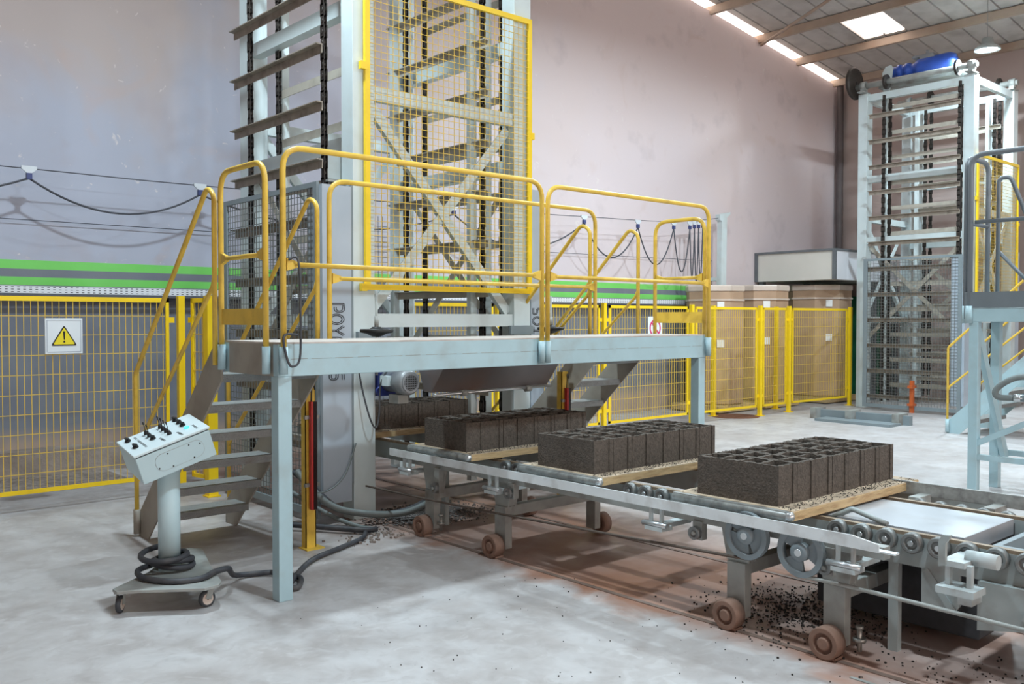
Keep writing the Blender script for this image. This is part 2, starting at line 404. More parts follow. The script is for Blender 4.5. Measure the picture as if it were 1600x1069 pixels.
panel((5.95,8.5),(7.22,8.5),'yellow mesh fence panel half hidden behind the lift tower')
panel((7.38,8.5),(9.13,8.5),'yellow mesh fence panel right of the lift tower, behind the handrails')
panel((9.32,8.5),(11.09,8.5),'yellow mesh fence panel carrying the red circle sign')
panel((11.27,8.5),(12.9,8.49),'yellow mesh fence panel right of the platform end')
panel((13.06,8.48),(13.8,8.5),'narrow yellow mesh fence panel in front of the cartons')
panel((13.98,8.5),(15.73,8.43),'last yellow mesh fence panel in front of the tall carton')
# second fence behind
post(14.2,8.95,'yellow fence post behind the mesh, against the cartons'); post(12.35,8.95,'yellow fence post behind the mesh, left of the cartons')

# signs
t = thing('warning_sign', 'white square sign with yellow warning triangle on the left fence', 'sign', (2.25, 8.255, 1.3))
MB().box(2.105,2.40,8.25,8.258,1.306,1.606).build('plate', 'sign_white', t, bev=.002)
bd = MB()
for a,bq in (((2.12,1.322),(2.385,1.322)),((2.385,1.322),(2.385,1.59)),((2.385,1.59),(2.12,1.59)),((2.12,1.59),(2.12,1.322))): bd.bar((a[0],8.249,a[1]),(bq[0],8.249,bq[1]),.002,.004)
bd.build('border_line', 'sign_line', t)
def tri(cx, cz, s, y0, y1):
    pts = [Vector((cx, cz+s*.62)), Vector((cx-s*.62, cz-s*.42)), Vector((cx+s*.62, cz-s*.42))]
    out = []
    for i in range(3):
        p, a, bb = pts[i], pts[i-1], pts[(i+1)%3]; d1 = (a-p).normalized(); d2 = (bb-p).normalized()
        for k in range(5):
            u = k/4; q = (p+d1*.1*s)*(1-u)**2 + p*2*u*(1-u) + (p+d2*.1*s)*u*u; out.append((q.x, q.y))
    return MB().prism(out, 'y', y0, y1)
tb = tri(2.252,1.445,.165,8.2465,8.25).build('triangle_border', 'black', t)
tri(2.252,1.443,.138,8.244,8.2465).build('triangle', 'sign_yellow', t)
MB().prism([(2.243,1.497),(2.261,1.497),(2.256,1.425),(2.248,1.425)],'y',8.242,8.244).lathe((2.252,8.244,1.408),(0,-1,0),[(0,0),(.008,0),(.008,.002),(0,.002)],12).build('exclamation_mark', 'black', t)
t = thing('prohibition_sign', 'small white sign with red ring on the fence behind the platform', 'sign', (10.25,8.46,1.5))
MB().box(10.11,10.42,8.46,8.467,1.22,1.635).build('plate', 'sign_white', t)
MB().lathe((10.265,8.46,1.47),(0,-1,0),[(.10,0),(.125,0),(.125,.003),(.10,.003)],24,True).bar((10.19,8.458,1.545),(10.34,8.458,1.395),.024,.003,(0,1,0)).build('ring', 'sign_red', t)

# ------------------------------------------------------------------ main platform
DZ = 1.465
X0, X1, YF, YR = 2.385, 6.325, 4.667, 5.36
pf = thing('raised_platform', 'pale blue steel walkway platform with yellow guardrails in front of the lift tower', 'platform', (2.4, 4.7, 0))
MB().box(X0, X1, YF, YR, DZ-.006, DZ+.004).build('deck_plate', 'deck_steel', pf)
MB().box(X0, X1, YF, YF+.06, 1.275, DZ-.006).build('front_beam', 'pale_steel', pf, bev=.004)
sl = MB()
x = X0+.08
while x < X1-.1:
    Lx = random.uniform(.08,.16); sl.box(x, min(x+Lx,X1-.05), YF-.0015, YF, 1.372, 1.3745); x += Lx+random.uniform(.02,.05)
sl.build('weld_seam', 'worn_grey', pf)
MB().box(X0, X1, YR-.06, YR, 1.275, DZ-.006).build('rear_beam', 'pale_steel', pf)
MB().box(X0, X0+.06, YF+.06, YR-.06, 1.275, DZ-.006).build('end_beam', 'stair_steel', pf)  # browner than the other beams: left-side shade put into the colour
MB().box(X1-.06, X1, YF+.06, YR-.06, 1.275, DZ-.006).build('end_beam', 'pale_steel', pf)
for (x, y) in ((X0, YF), (X1-.09, YF), (X0+.02, YR-.1), (X1-.09, YR-.1)):
    if y > 5: continue
    MB().box(x, x+.085, y, y+.085, 0, 1.275).build('leg', 'pale_steel', pf, bev=.004)
def gtube(pts, rad=.1, r=.017): return MB().tube(fillet(pts, rad), r, 12)
def loop(pa, pb, ztop, zmid, socket=True, kick=False):
    pa, pb = Vector((*pa,0)), Vector((*pb,0)); Z = Vector((0,0,1)); d = (pb-pa).normalized()
    g = gtube([pa+Z*(DZ-.04), pa+Z*ztop, pb+Z*ztop, pb+Z*(DZ-.04)], .13).build('guardrail', 'rail_yellow', pf)
    mr = MB().tube([pa+Z*zmid+d*.07, pb+Z*zmid-d*.07], .0145, 10)
    for e, s in ((pa,1),(pb,-1)):
        n = d.cross(Z)*.012
        a, c = e+Z*zmid+d*s*.02, e+Z*zmid+d*s*.085
        mr.add([a-Z*.035-n,a+Z*.035-n,c+Z*.016-n,c-Z*.016-n,a-Z*.035+n,a+Z*.035+n,c+Z*.016+n,c-Z*.016+n],[(0,1,2,3),(7,6,5,4),(0,4,5,1),(1,5,6,2),(2,6,7,3),(3,7,4,0)])
    mr.build('mid_rail', 'rail_yellow', g)
    if kick: MB().bar(pa+Z*1.613+d*.02, pb+Z*1.613-d*.02, .006, .095).build('kick_plate', 'rail_yellow', g)
    if socket:
        for e in (pa, pb):
            MB().cyl(e+Z*1.29, e+Z*(DZ-.02), .024, 14).build('rail_socket', 'pale_steel', g)
    return g
loop((X0+.02,YF-.03), (4.39,YF-.03), 2.56, 1.905)
loop((4.445,YF-.03), (X1+.0,YF-.03), 2.54, 1.9)
loop((X0-.03,4.75), (X0-.03,5.34), 2.49, 1.965, True, True)
loop((X1+.03,4.70), (X1+.03,5.24), 2.46, 1.955, True, True)
loop((3.1,YR-.03), (5.67,YR-.03), 2.52, 1.87, False)
cb = catmull([(2.43,4.62,1.93),(2.48,4.60,1.92),(2.49,4.6,1.6),(2.485,4.6,1.38),(2.44,4.6,1.335),(2.41,4.6,1.37),(2.385,4.6,1.48),(2.41,4.61,1.515),(2.48,4.61,1.51)],6)
MB().tube(cb,.007,6).build('loose_cord','cable',pf)

# ------------------------------------------------------------------ stairs
def stairs(xa, xb, ytop, ybot, ztop, label, n=6, rails=True, rail_mat='rail_yellow', zt_rail=2.36, sm='stair_steel', sgn=1, arch=None):
    t = thing('steel_stairs', label, 'stairs', ((xa+xb)/2, ybot, 0))
    w = .17*sgn
    for x in (xa, xb-.012):
        MB().prism([(ybot,0),(ybot-w*1.0,0),(ytop-w*.2,ztop-.02),(ytop-w*.2,ztop-.02-.0),(ytop-w*.2,ztop-.2),(ybot-w*.0+0,0)] if False else
                   [(ybot+.02*sgn,0),(ybot-.16*sgn,0),(ytop-.02*sgn,ztop-.24),(ytop-.02*sgn,ztop-.01),(ytop+.07*sgn,ztop-.01),(ybot+.02*sgn,.16)], 'x', x, x+.012).build('stringer', sm, t)
    tr = None
    for k in range(1, n+1):
        u = k/(n+1); z = ztop*u; y = ybot + (ytop-ybot)*u - .07*sgn
        mb = MB().box(xa+.012, xb-.012, y-.12, y+.12, z-.006, z).box(xa+.012, xb-.012, y-.12, y-.114, z-.05, z-.006).box(xa+.012, xb-.012, y+.114, y+.12, z-.05, z-.006)
        if tr is None: tr = mb.build('tread', 'tread_steel', t, (0, y, z))
        else: copy_part(tr, t, (0, y-ybot + ybot, z))
    # rails
    if rails:
        for x in (xa-.02, xb+.01):
            yt = ytop+.02*sgn
            MB().tube(fillet([(x,ybot,.12),(x,ybot,1.2),(x,yt+.10*sgn,zt_rail+.06),(x,yt-.0,zt_rail+.0),(x,yt,ztop-.15)],.08), .0165, 10).build('handrail', rail_mat, t)
            MB().tube(fillet([(x,ybot,.60),(x,ybot-.03*sgn,.66),(x,yt+.03*sgn,1.80),(x,yt,1.86)],.03), .014, 10).build('mid_rail', rail_mat, t)
            MB().cyl((x,ybot,0.02),(x,ybot,.2),.026,12).build('rail_socket', sm, t)
    return t
stairs(2.36, 3.04, 5.38, 6.80, DZ, 'grey steel stairs with yellow handrails at the left end, behind the control console')
stairs(5.70, 6.30, 5.38, 6.80, DZ, 'steel stairs with yellow handrails under the right end of the platform')

# ------------------------------------------------------------------ lettering
def arc(cx, cy, r, a0, a1, n=8, ry=None): return [(cx+r*math.cos(math.radians(a0+(a1-a0)*i/n)), cy+(ry or r)*math.sin(math.radians(a0+(a1-a0)*i/n))) for i in range(n+1)]
LET = {'P': [[(.12,0),(.12,1),(.6,1)]+arc(.6,.7,.3,90,-90)+[(.4,.4)]], 'O': [arc(.5,.5,.46,0,360,20)], 'Y': [[(.05,1),(.5,.5),(.95,1)],[(.5,.5),(.5,0)]],
       'A': [[(.08,0),(.08,.55)]+arc(.5,.55,.42,180,0,8)+[(.92,0)],[(.08,.3),(.92,.3)]], 'T': [[(.05,.93),(.95,.93)],[(.5,.93),(.5,0)]],
       'S': [[(.9,.95),(.4,.95)]+arc(.4,.73,.22,90,270,6)+[(.6,.51)]+arc(.6,.27,.24,90,-90,6)+[(.1,.03)]]}
def lettering(text, origin, ax, ay, nrm, size, height, parent, pitch=1.16):
    o, ax, ay, nr = Vector(origin), Vector(ax), Vector(ay), Vector(nrm)
    for i, ch in enumerate(text):
        mb = MB()
        for pl in LET[ch]:
            for off in (-.075, .075):
                q = []
                for j, p in enumerate(pl):
                    a = Vector(pl[max(j-1,0)]); c = Vector(pl[min(j+1,len(pl)-1)])
                    if ch == 'O' and j in (0, len(pl)-1): a, c = Vector(pl[-2]), Vector(pl[1])
                    d = (c-a).normalized(); n = Vector((-d.y, d.x)); q.append(Vector(p)+n*off)
                for j in range(len(q)-1):
                    A = o + ax*(q[j].x+i*pitch)*size + ay*q[j].y*height + nr*.002
                    B = o + ax*(q[j+1].x+i*pitch)*size + ay*q[j+1].y*height + nr*.002
                    mb.bar(A, B, .006, .003, nr)
        mb.build('letter', 'black_print', parent)

# ------------------------------------------------------------------ lift towers
def tower(dx, name, label, zt, phase_o, phase_i, front_mesh=True, top=False, text=True):
    t = thing(name, label, 'lift tower', (4.77+dx, 7.2, 0))
    def B(x0,x1,y0,y1,z0,z1): return MB().box(x0+dx,x1+dx,y0,y1,z0,z1)
    for x0 in (3.82, 5.52):
        for y0 in (6.2, 8.04):
            B(x0,x0+.2,y0,y0+.17,0,zt).build('column', 'tower_white', t, bev=.004)
    # cross beams
    for z0, z1 in ((1.533,1.644),(3.359,3.47),(zt-.14,zt-.02)):
        B(4.02,5.52,6.22,6.30,z0,z1).build('cross_beam', 'tower_white', t)
        B(4.02,5.52,8.08,8.16,z0,z1).build('cross_beam', 'tower_white', t)
    for x0 in (3.86, 5.56):
        for z0 in (2.95, 4.05, zt-.14):
            B(x0,x0+.1,6.37,8.04,z0,z0+.12).build('side_beam', 'tower_white', t)
    # X braces, front, back and left side
    for y in (6.26, 8.12):
        for za, zb in ((3.33,1.66),(1.66,3.33)):
            y += .012
            MB().bar((4.03+dx,y,za),(5.51+dx,y,zb),.085,.008,(0,1,0)).bar((4.03+dx,y+.03,za-.05),(5.51+dx,y+.03,zb-.05),.008,.05,(0,1,0)).build('brace', 'tower_white', t)
    for x in (3.92, 5.62):
        for za, zb in ((1.3,2.9),(2.9,1.3)):
            x += .014; MB().bar((x+dx,6.4,za),(x+dx,8.02,zb),.07,.012,(1,0,0)).build('brace', 'finger_pale', t)
    # inner chain guide posts
    for x in (4.04, 5.27, 5.45):
        for y in (7.78, 6.52):
            if x == 4.04 and y < 7: continue
            B(x,x+.07,y,y+.06,.1,zt-.1).build('guide_post', 'tower_white', t)
    # chains
    def chain(x, y):
        mb = MB(); z = .15; k = 0
        while z < zt-.15:
            wv = .03 if k % 2 else .022
            mb.box(x+dx-.016, x+dx-.010, y-wv, y+wv, z, z+.10).box(x+dx+.010, x+dx+.016, y-wv, y+wv, z, z+.10)
            mb.cyl((x+dx-.02,y,z+.05),(x+dx+.02,y,z+.05),.016,8)
            z += .085; k += 1
        mb.build('lift_chain', 'chain_dark', t)
    for x in (3.66, 3.95, 5.36, 5.60):
        for y in (6.36, 7.65) if x == 3.66 else (6.46, 7.68): chain(x, y)
    # fingers
    def fingers(x, sgn, z0, pitch, mt, ya=6.33, yb=7.90):
        mb = MB()
        xa = x - sgn*.0
        mb.prism([(0,0),(sgn*.055,0),(sgn*.055,-.008),(sgn*.008,-.012),(sgn*.008,-.072),(0,-.072)], 'y', ya-7.1, yb-7.1)
        ms = MB(); ms.v = [Vector((p.x+x+dx, p.y+7.1, p.z)) for p in mb.v]; ms.f = mb.f; ms.sm = mb.sm
        zs = []; z = z0
        while z - pitch > .25: z -= pitch
        while z < zt-.2: zs.append(z); z += pitch
        fr = None
        for z in zs:
            if fr is None: fr = ms.build('finger', mt, t, (0,0,z)); fr.location = (0,0,z+z*0); base = fr; \
                fr.data.transform(Matrix.Translation((0,0,z)))
            else: copy_part(base, t, (0,0,z))
    fingers(3.63, -1, phase_o, .4485, 'finger_steel')
    fingers(3.97, 1, phase_i, .4485, 'finger_pale', 6.42, 7.72)
    fingers(5.335, -1, 3.683, .4525, 'finger_pale', 6.34, 7.92)
    fingers(5.62, 1, 3.70, .4525, 'finger_pale', 6.42, 7.75)
    # grey side guard with wire mesh
    g = B(3.52,3.545,6.24,6.30,.05,2.66).box(3.52+dx,3.545+dx,7.86,7.93,.05,2.66).box(3.52+dx,3.545+dx,6.3,7.86,2.62,2.66).box(3.52+dx,3.545+dx,6.3,7.86,.05,.11).build('side_guard', 'guard_grey', t)
    mm = MB(); wires(mm, (3.532+dx,6.3,.11), (0,1.56,0), (0,0,2.51), 30, 48, .0025); stuff(mm.build('guard_mesh', 'wire_grey', g))
    # same guard seen through on the back
    mm = MB(); wires(mm, (4.05+dx,8.24,.3), (1.45,0,0), (0,0,2.4), 26, 44, .0022); stuff(mm.build('back_mesh', 'wire_grey', t))
    # chain covers
    cv = B(3.545,3.80,6.20,6.24,.16,2.64).box(3.545+dx,3.57+dx,6.24,6.42,.16,2.64).build('chain_cover', 'cover_grey', t)
    MB().box(3.80+dx,3.82+dx,6.20,6.23,.3,2.66).build('hinge_strip','guard_grey',t)
    cv2 = B(5.73,5.885,6.20,6.24,.16,2.80).build('chain_cover', 'cover_grey', t)
    if text:
        lettering('POYATOS', (3.605,6.20,1.725), (0,0,-1), (1,0,0), (0,-1,0), .0765, .125, cv)
        lettering('POYATOS', (5.86,6.20,1.10), (0,0,1), (-1,0,0), (0,-1,0), .0765, .11, cv2)
    # yellow mesh door on the front
    if front_mesh:
        z0, z1 = 1.832, 4.34; y = 6.17
        f = B(3.91,3.955,y-.015,y+.015,z0,z1).box(5.66+dx,5.70+dx,y-.015,y+.015,z0,z1).box(3.955+dx,5.66+dx,y-.015,y+.015,z0,z0+.045).box(3.955+dx,5.66+dx,y-.015,y+.015,z1-.045,z1).build('mesh_door', 'fence_yellow', t)
        mm = MB(); wires(mm, (3.955+dx,y,z0+.045), (1.705,0,0), (0,0,z1-z0-.09), 30, 43, .0021); stuff(mm.build('door_mesh', 'mesh_yellow', f))
        for zz in (z0+.02, 3.6): MB().box(3.87+dx,3.92+dx,y-.02,y+.02,zz-.03,zz+.03).build('latch', 'fence_yellow', f)
        for zz in (z0+.03, 3.28): MB().box(5.69+dx,5.73+dx,y-.02,y+.02,zz-.03,zz+.03).build('latch', 'fence_yellow', f)
    return t
tw = tower(0, 'lift_tower', 'tall pale steel pallet lift tower with yellow mesh door behind the platform', 5.65, 3.304, 3.69)
MB().box(3.70,3.86,6.4,6.48,2.72,2.92).build('junction_box', 'tower_white', tw)
MB().box(3.66,3.84,6.30,6.40,2.68,2.70).cyl((3.74,6.34,2.55),(3.74,6.34,2.68),.03,12).lathe((3.72,6.34,2.55),(1,0,0),[(.015,0),(.04,0),(.04,.05),(.015,.05)],14,True).bar((3.74,6.34,2.55),(3.67,6.5,2.42),.02,.03).build('limit_switch', 'worn_grey', tw)

D2 = 11.83
t2 = tower(D2, 'lift_tower', 'far pale steel pallet lift tower topped by a blue motor', 5.65, 5.205, 4.95, text=False)
t2['label'] = 'far pale steel pallet lift tower topped by a blue motor at the right'
def x2(v): return v+D2
for x in (3.80, 5.56):
    sh = MB().tube([(x2(x),6.15,5.78),(x2(x),8.3,5.78)],.05,14).build('drive_shaft','worn_grey',t2)
    for y in (6.46,7.68):
        MB().lathe((x2(x),y-.02,5.78),(0,1,0),[(.03,0),(.13,0),(.13,.015),(.10,.02),(.13,.025),(.13,.04),(.03,.04)],20,True).build('sprocket','chain_dark',sh)
    for y in (6.24,8.1):
        MB().box(x2(x)-.13,x2(x)+.13,y-.06,y+.06,5.65,5.67).cyl((x2(x),y-.05,5.78),(x2(x),y+.05,5.78),.08,14).box(x2(x)-.06,x2(x)+.06,y-.04,y+.04,5.67,5.76).build('bearing','worn_grey',sh)
MB().lathe((x2(3.80),8.24,5.86),(0,1,0),[(.03,0),(.27,0),(.29,.02),(.29,.05),(.27,.07),(.03,.07)],28,True).build('chain_wheel','chain_dark',t2)
MB().prism([(7.72,5.67),(7.84,5.67),(7.86,6.0),(7.80,6.1),(7.70,6.12),(7.66,6.05)],'x',x2(4.0),x2(4.02)).build('motor_bracket','tower_white',t2)
mo = MB().lathe((x2(4.12),7.76,5.99),(0,-1,0),[(.0,0),(.07,0),(.11,.05),(.11,.14),(.13,.15),(.13,.2),(.11,.22),(.11,.28),(.13,.29),(.13,.35),(.10,.38),(.10,.44),(.14,.48),(.165,.56),(.165,1.05),(.13,1.13),(0,1.15)],18).build('motor','motor_blue',t2)
MB().box(x2(4.02),x2(4.28),6.95,7.2,5.86,6.16).box(x2(4.05),x2(4.25),6.98,7.35,6.16,6.20).cyl((x2(4.1),7.1,6.2),(x2(4.1),7.1,6.27),.03,10).build('terminal_box','motor_grey',mo)
MB().box(x2(3.95),x2(4.35),6.4,7.9,5.72,5.80).build('motor_plate','worn_grey',t2)
# base frame lying at the foot of the far tower
t = thing('base_frame','grey steel skid frame lying on the floor before the far tower','skid frame',(13.4,7.0,0))
MB().prism([(6.28,0),(7.5,0),(7.5,.04),(6.28,.04)],'x',13.0,13.35).build('skid_plate','guard_grey',t)
MB().box(13.45,13.55,6.2,7.8,.0,.14).build('skid_rail','guard_grey',t)
for y in (6.35,7.1,7.7): MB().box(13.3,13.62,y-.05,y+.05,.0,.17).build('skid_block','worn_grey',t)
struct(MB().lathe((12.62,8.72,.002),(0,0,1),[(0,.004),(.36,.004),(.4,.0),(.4,-.001)],32).build('trim_9','rust'))
tag(MB().box(15.3,15.36,7.0,7.06,0,.55).box(15.24,15.42,6.99,7.07,.42,.47).box(15.26,15.40,6.98,7.08,.12,.16).build('clamp_stand','orange_paint',loc=(15.33,7.03,0)),'small orange clamp stand at the foot of the far lift tower','stand')

# ------------------------------------------------------------------ second gangway at the far tower: deck + yellow stair
stairs(13.0, 14.05, 4.05, 5.45, DZ, 'far grey steel stairs with yellow handrails beside the far lift tower', sm='pale_steel', zt_rail=2.35)
t = thing('far_gangway','pale steel gangway with yellow rails at the far lift tower','platform',(13.2,3.5,0))
MB().box(13.0,17.5,3.42,4.05,1.28,DZ).build('deck','pale_steel',t)
for x in (13.05,17.3): 
    for y in (3.46,3.95): MB().box(x,x+.09,y,y+.09,0,1.28).build('leg','pale_steel',t)
MB().tube(fillet([(14.3,4.0,DZ),(14.3,4.0,2.5),(17.4,4.0,2.5),(17.4,4.0,DZ)],.12),.02,10).build('guardrail','rail_yellow',t)
MB().tube([(14.3,4.0,1.95),(17.4,4.0,1.95)],.017,8).build('mid_rail','rail_yellow',t)

# ------------------------------------------------------------------ grey platform at the right edge
t = thing('machine_platform','pale steel machine platform with dark grey handrails at the right edge','platform',(8.67,3.4,0))
MB().box(8.63,9.45,.4,3.47,1.575,1.70).build('deck_beam','pale_steel',t,bev=.004)
MB().box(8.62,8.63,.4,3.48,1.70,1.845).box(8.63,9.45,3.47,3.48,1.70,1.845).build('kick_plate','kick_grey',t)
for x,y in ((8.63,3.40),(9.13,3.40),(8.63,1.2),(9.13,1.2)): MB().box(x,x+.08,y-.04,y+.04,0,1.575).build('leg','pale_steel',t,bev=.003)
MB().bar((8.67,3.40,.34),(8.67,1.2,.34),.05,.05).build('tie_bar','pale_steel',t); MB().bar((9.17,3.40,.34),(9.17,1.2,.34),.05,.05).build('tie_bar','pale_steel',t)
MB().bar((8.67,3.38,.46),(8.67,1.3,1.55),.05,.05).build('diagonal_brace','pale_steel',t)
MB().bar((8.72,3.40,1.5),(9.13,3.3,.30),.05,.06).build('diagonal_brace','pale_steel',t)
MB().tube(fillet([(8.64,3.44,1.6),(8.64,3.44,3.09),(8.64,.6,3.09),(8.64,.6,1.6)],.12),.024,12).build('handrail','rail_grey',t)
MB().tube([(8.64,3.40,2.48),(8.64,.6,2.48)],.019,10).build('mid_rail','rail_grey',t)
MB().tube(fillet([(8.67,3.49,1.6),(8.67,3.49,3.08),(9.16,3.49,3.08),(9.16,3.49,1.75)],.12),.022,12).build('handrail','rail_grey',t)
MB().tube([(8.67,3.49,2.48),(9.16,3.49,2.48)],.018,10).build('mid_rail','rail_grey',t)
MB().tube(fillet([(9.28,3.44,1.75),(9.28,3.44,2.95),(9.30,3.34,2.95),(9.45,2.95,1.8)],.06),.02,10).build('stair_rail','rail_grey',t)
MB().tube([(9.29,3.44,2.25),(9.46,3.05,1.75)],.018,10).build('stair_rail','rail_grey',t)
for y in (3.44,3.49): MB().cyl((8.63 if y<3.46 else 8.68,y,1.56),(8.63 if y<3.46 else 8.68,y,1.72),.032,14).build('rail_socket','pale_steel',t)
# hydraulic cylinder
t = thing('hydraulic_cylinder','grey hydraulic cylinder with curved hose at the right picture edge','cylinder',(7.6,2.5,1.0))
MB().lathe((7.55,2.62,.99),(.22,-1,0),[(0,0),(.03,0),(.03,.03),(.055,.035),(.055,.14),(.085,.145),(.085,.9),(0,.9)],20).build('barrel','guard_grey',t)
MB().lathe((7.54,2.665,.99),(.22,-1,0),[(0,0),(.032,0),(.032,.07),(0,.07)],6).build('hex_fitting','bright_steel',t)
MB().tube(catmull([(7.54,2.67,.99),(7.52,2.76,.99),(7.51,2.79,1.02),(7.52,2.77,1.07),(7.54,2.69,1.13),(7.58,2.6,1.155),(7.7,2.35,1.16),(7.85,1.9,1.15)],6),.024,10).build('hose','hose_grey',t)
MB().bar((7.72,1.9,.99),(7.72,1.9,0),.12,.12).box(7.6,7.85,1.78,2.02,0,.02).build('bracket','guard_grey',t)

# ------------------------------------------------------------------ cartons, cabin, clutter behind the fence
def octabin(x, y, r, h, label):
    t = thing('octagonal_carton', label, 'carton', (x,y,0), 'octagonal cartons behind the fence')
    oc = [(x+r*math.cos(PI/8+i*PI/4), y+r*math.sin(PI/8+i*PI/4)) for i in range(8)]
    MB().prism(oc,'z',.14,h).build('body','carton',t,bev=.015)
    oc2 = [(x+(r+.02)*math.cos(PI/8+i*PI/4), y+(r+.02)*math.sin(PI/8+i*PI/4)) for i in range(8)]
    MB().prism(oc2,'z',h-.06,h+.05).build('wrapped_lid','carton_wrap',t,bev=.02)
    MB().prism([(a*1.0005-x*.0005,bq) for a,bq in oc2],'z',h-.22,h-.19).build('strap','carton_wrap',t)
    n = Vector((-.663,-.748,0)); c = Vector((x,y,0))+n*(r*.95); s = Vector((.748,-.663,0))
    for z in (h-.3, h-.95):
        MB().bar(c-s*.06+Vector((0,0,z)), c+s*.06+Vector((0,0,z)), .01, .13).build('paper_label','paper',t)
    MB().box(x-.55,x+.55,y-.5,y+.5,.02,.13).build('pallet_base','wood',t)
    return t
octabin(13.2, 9.55, .50, 2.13, 'brown octagonal carton, leftmost of three behind the fence')
octabin(14.5, 9.5, .52, 2.16, 'brown octagonal carton, middle of three behind the fence')
octabin(16.25, 9.3, .60, 2.2, 'brown octagonal carton, rightmost and largest of three behind the fence')
t = thing('site_cabin','white panel cabin with dark trim above the cartons by the wall','cabin',(16.9,9.4,0))
MB().box(15.49,18.3,8.56,10.24,2.33,2.86).build('body','cabin_panel',t)
MB().box(15.46,18.32,8.53,10.24,2.86,2.90).box(15.46,15.52,10.18,10.24,2.33,2.86).box(15.46,15.52,8.53,8.59,2.33,2.86).build('trim_frame','cabin_trim',t)
MB().box(15.53,18.3,8.545,8.56,2.33,2.86).build('front_panel','cabin_white',t)
for x,y in ((17.2,8.65),(18.1,8.65),(17.2,10.1),(18.1,10.1),(15.55,10.1)): MB().box(x,x+.1,y,y+.1,0,2.33).build('leg','cabin_trim',t)
t = thing('green_container','green storage container behind the fence beside the tall carton','container',(17.4,8.0,0))
MB().box(17.25,18.3,9.0,10.0,.05,2.05).build('body','green_paint',t)
for k in range(5): MB().box(17.35+k*.2,17.42+k*.2,8.98,9.0,.1,2.0).build('rib','green_paint',t)

# ------------------------------------------------------------------ pallets and blocks
bx, bl, bh, nb = .1757, .50, .206, 7
def block_mesh(seed):
    rnd = random.Random(seed); mb = MB(); tx = bx-.003; th = .021
    def wall(x0,x1,y0,y1,n,along):
        vs = []; fs = []
        for i in range(n+1):
            u = i/n
            j1, j2 = rnd.uniform(-.0035,.003), rnd.uniform(-.0035,.003)
            if along == 'y': a, c = (x0, y0+(y1-y0)*u), (x1, y0+(y1-y0)*u)
            else: a, c = (x0+(x1-x0)*u, y0), (x0+(x1-x0)*u, y1)
            vs += [(a[0],a[1],0),(c[0],c[1],0),(c[0],c[1],bh+j2),(a[0],a[1],bh+j1)]
        for i in range(n):
            o = i*4
            for k in range(4): fs.append((o+k,o+(k+1)%4,o+4+(k+1)%4,o+4+k))
        fs += [(0,1,2,3),(n*4+3,n*4+2,n*4+1,n*4)]
        mb.add(vs, fs)
    hx, hy = tx/2, bl/2
    wall(-hx,-hx+th,-hy,hy,26,'y'); wall(hx-th,hx,-hy,hy,26,'y')
    for k in range(5):
        yc = -hy+th/2+(bl-th)*k/4
        if k in (0,4):
            s = -1 if k == 0 else 1
            wall(-hx+th,.018,yc-th/2,yc+th/2,6,'x'); wall(.018,.052,yc-th/2-s*.007,yc+th/2-s*.007,3,'x'); wall(.052,hx-th,yc-th/2,yc+th/2,2,'x')
        else: wall(-hx+th,hx-th,yc-th/2,yc+th/2,6,'x')
    mb.box(-hx+.01,hx-.01,-hy+.01,hy-.01,0,.02)
    return mb
protos = []
PZ = .65
where = ['on the nearest pallet','on the second pallet from the front','on the third pallet, just before the tower','on the rearmost pallet inside the lift tower']
psets = [2.52, 3.795, 5.04, 6.55]
for pi, yb in enumerate(psets):
    pl = thing('wooden_pallet', ['nearest wooden board pallet under wet concrete blocks','second wooden board pallet from the front under wet blocks','third wooden board pallet, in front of the lift tower','rearmost wooden board pallet inside the lift tower'][pi], 'pallet', (4.66, yb+.25, .6), 'board pallets on the conveyor')
    y0, y1 = yb-.11, yb+.61
    for k in range(4):
        a = y0+(y1-y0)*k/4
        MB().box(3.985,5.36,a+.0015,a+(y1-y0)/4-.0015,.60,PZ-.004).build('plank','wood',pl,bev=.002)
    MB().box(3.99,5.355,y0+.004,y1-.004,PZ-.004,PZ).build('board_skin','wood_top',pl)
    MB().tube(fillet([(3.965,y1,.627),(3.965,y0+.02,.627),(3.985,y0-.002,.627)],.02),.022,10).box(3.955,3.985,y0+.02,y1,.603,.65).build('edge_strip','worn_strip',pl)
    MB().lathe((3.968,y0+.03,.627),(0,-1,0),[(0,0),(.0235,0),(.0235,.03),(.015,.042),(0,.045)],12).build('strip_cap','bright_steel',pl)
    for i in range(nb):
        xc = 4.03+bx*(i+.5)
        lab = 'dark wet concrete block, %s from the left %s' % (ORD[i], where[pi])
        if len(protos) < 4:
            ob = block_mesh(len(protos)).build('concrete_block','block'); protos.append(ob)
        else:
            ob = random.choice(protos).copy(); COL.objects.link(ob)
        ob.location = (xc+random.uniform(-.0015,.0015), yb+bl/2+random.uniform(-.002,.002), PZ)
        tag(ob, lab, 'concrete block', 'wet concrete blocks on pallets')
    cr = MB()
    for k in range(420 if pi < 3 else 60):
        cx = random.uniform(4.0,5.34); cy = random.choice([random.uniform(y0+.01, yb-.01)]*4+[random.uniform(yb+bl+.01, y1-.01)])
        s = random.uniform(.0008,.0032); cr.bar((cx-s,cy,PZ+s*.7),(cx+s,cy+s*.6,PZ+s*.7),s*1.6,s*1.5)
    stuff(cr.build('crumbs','crumb',pl))

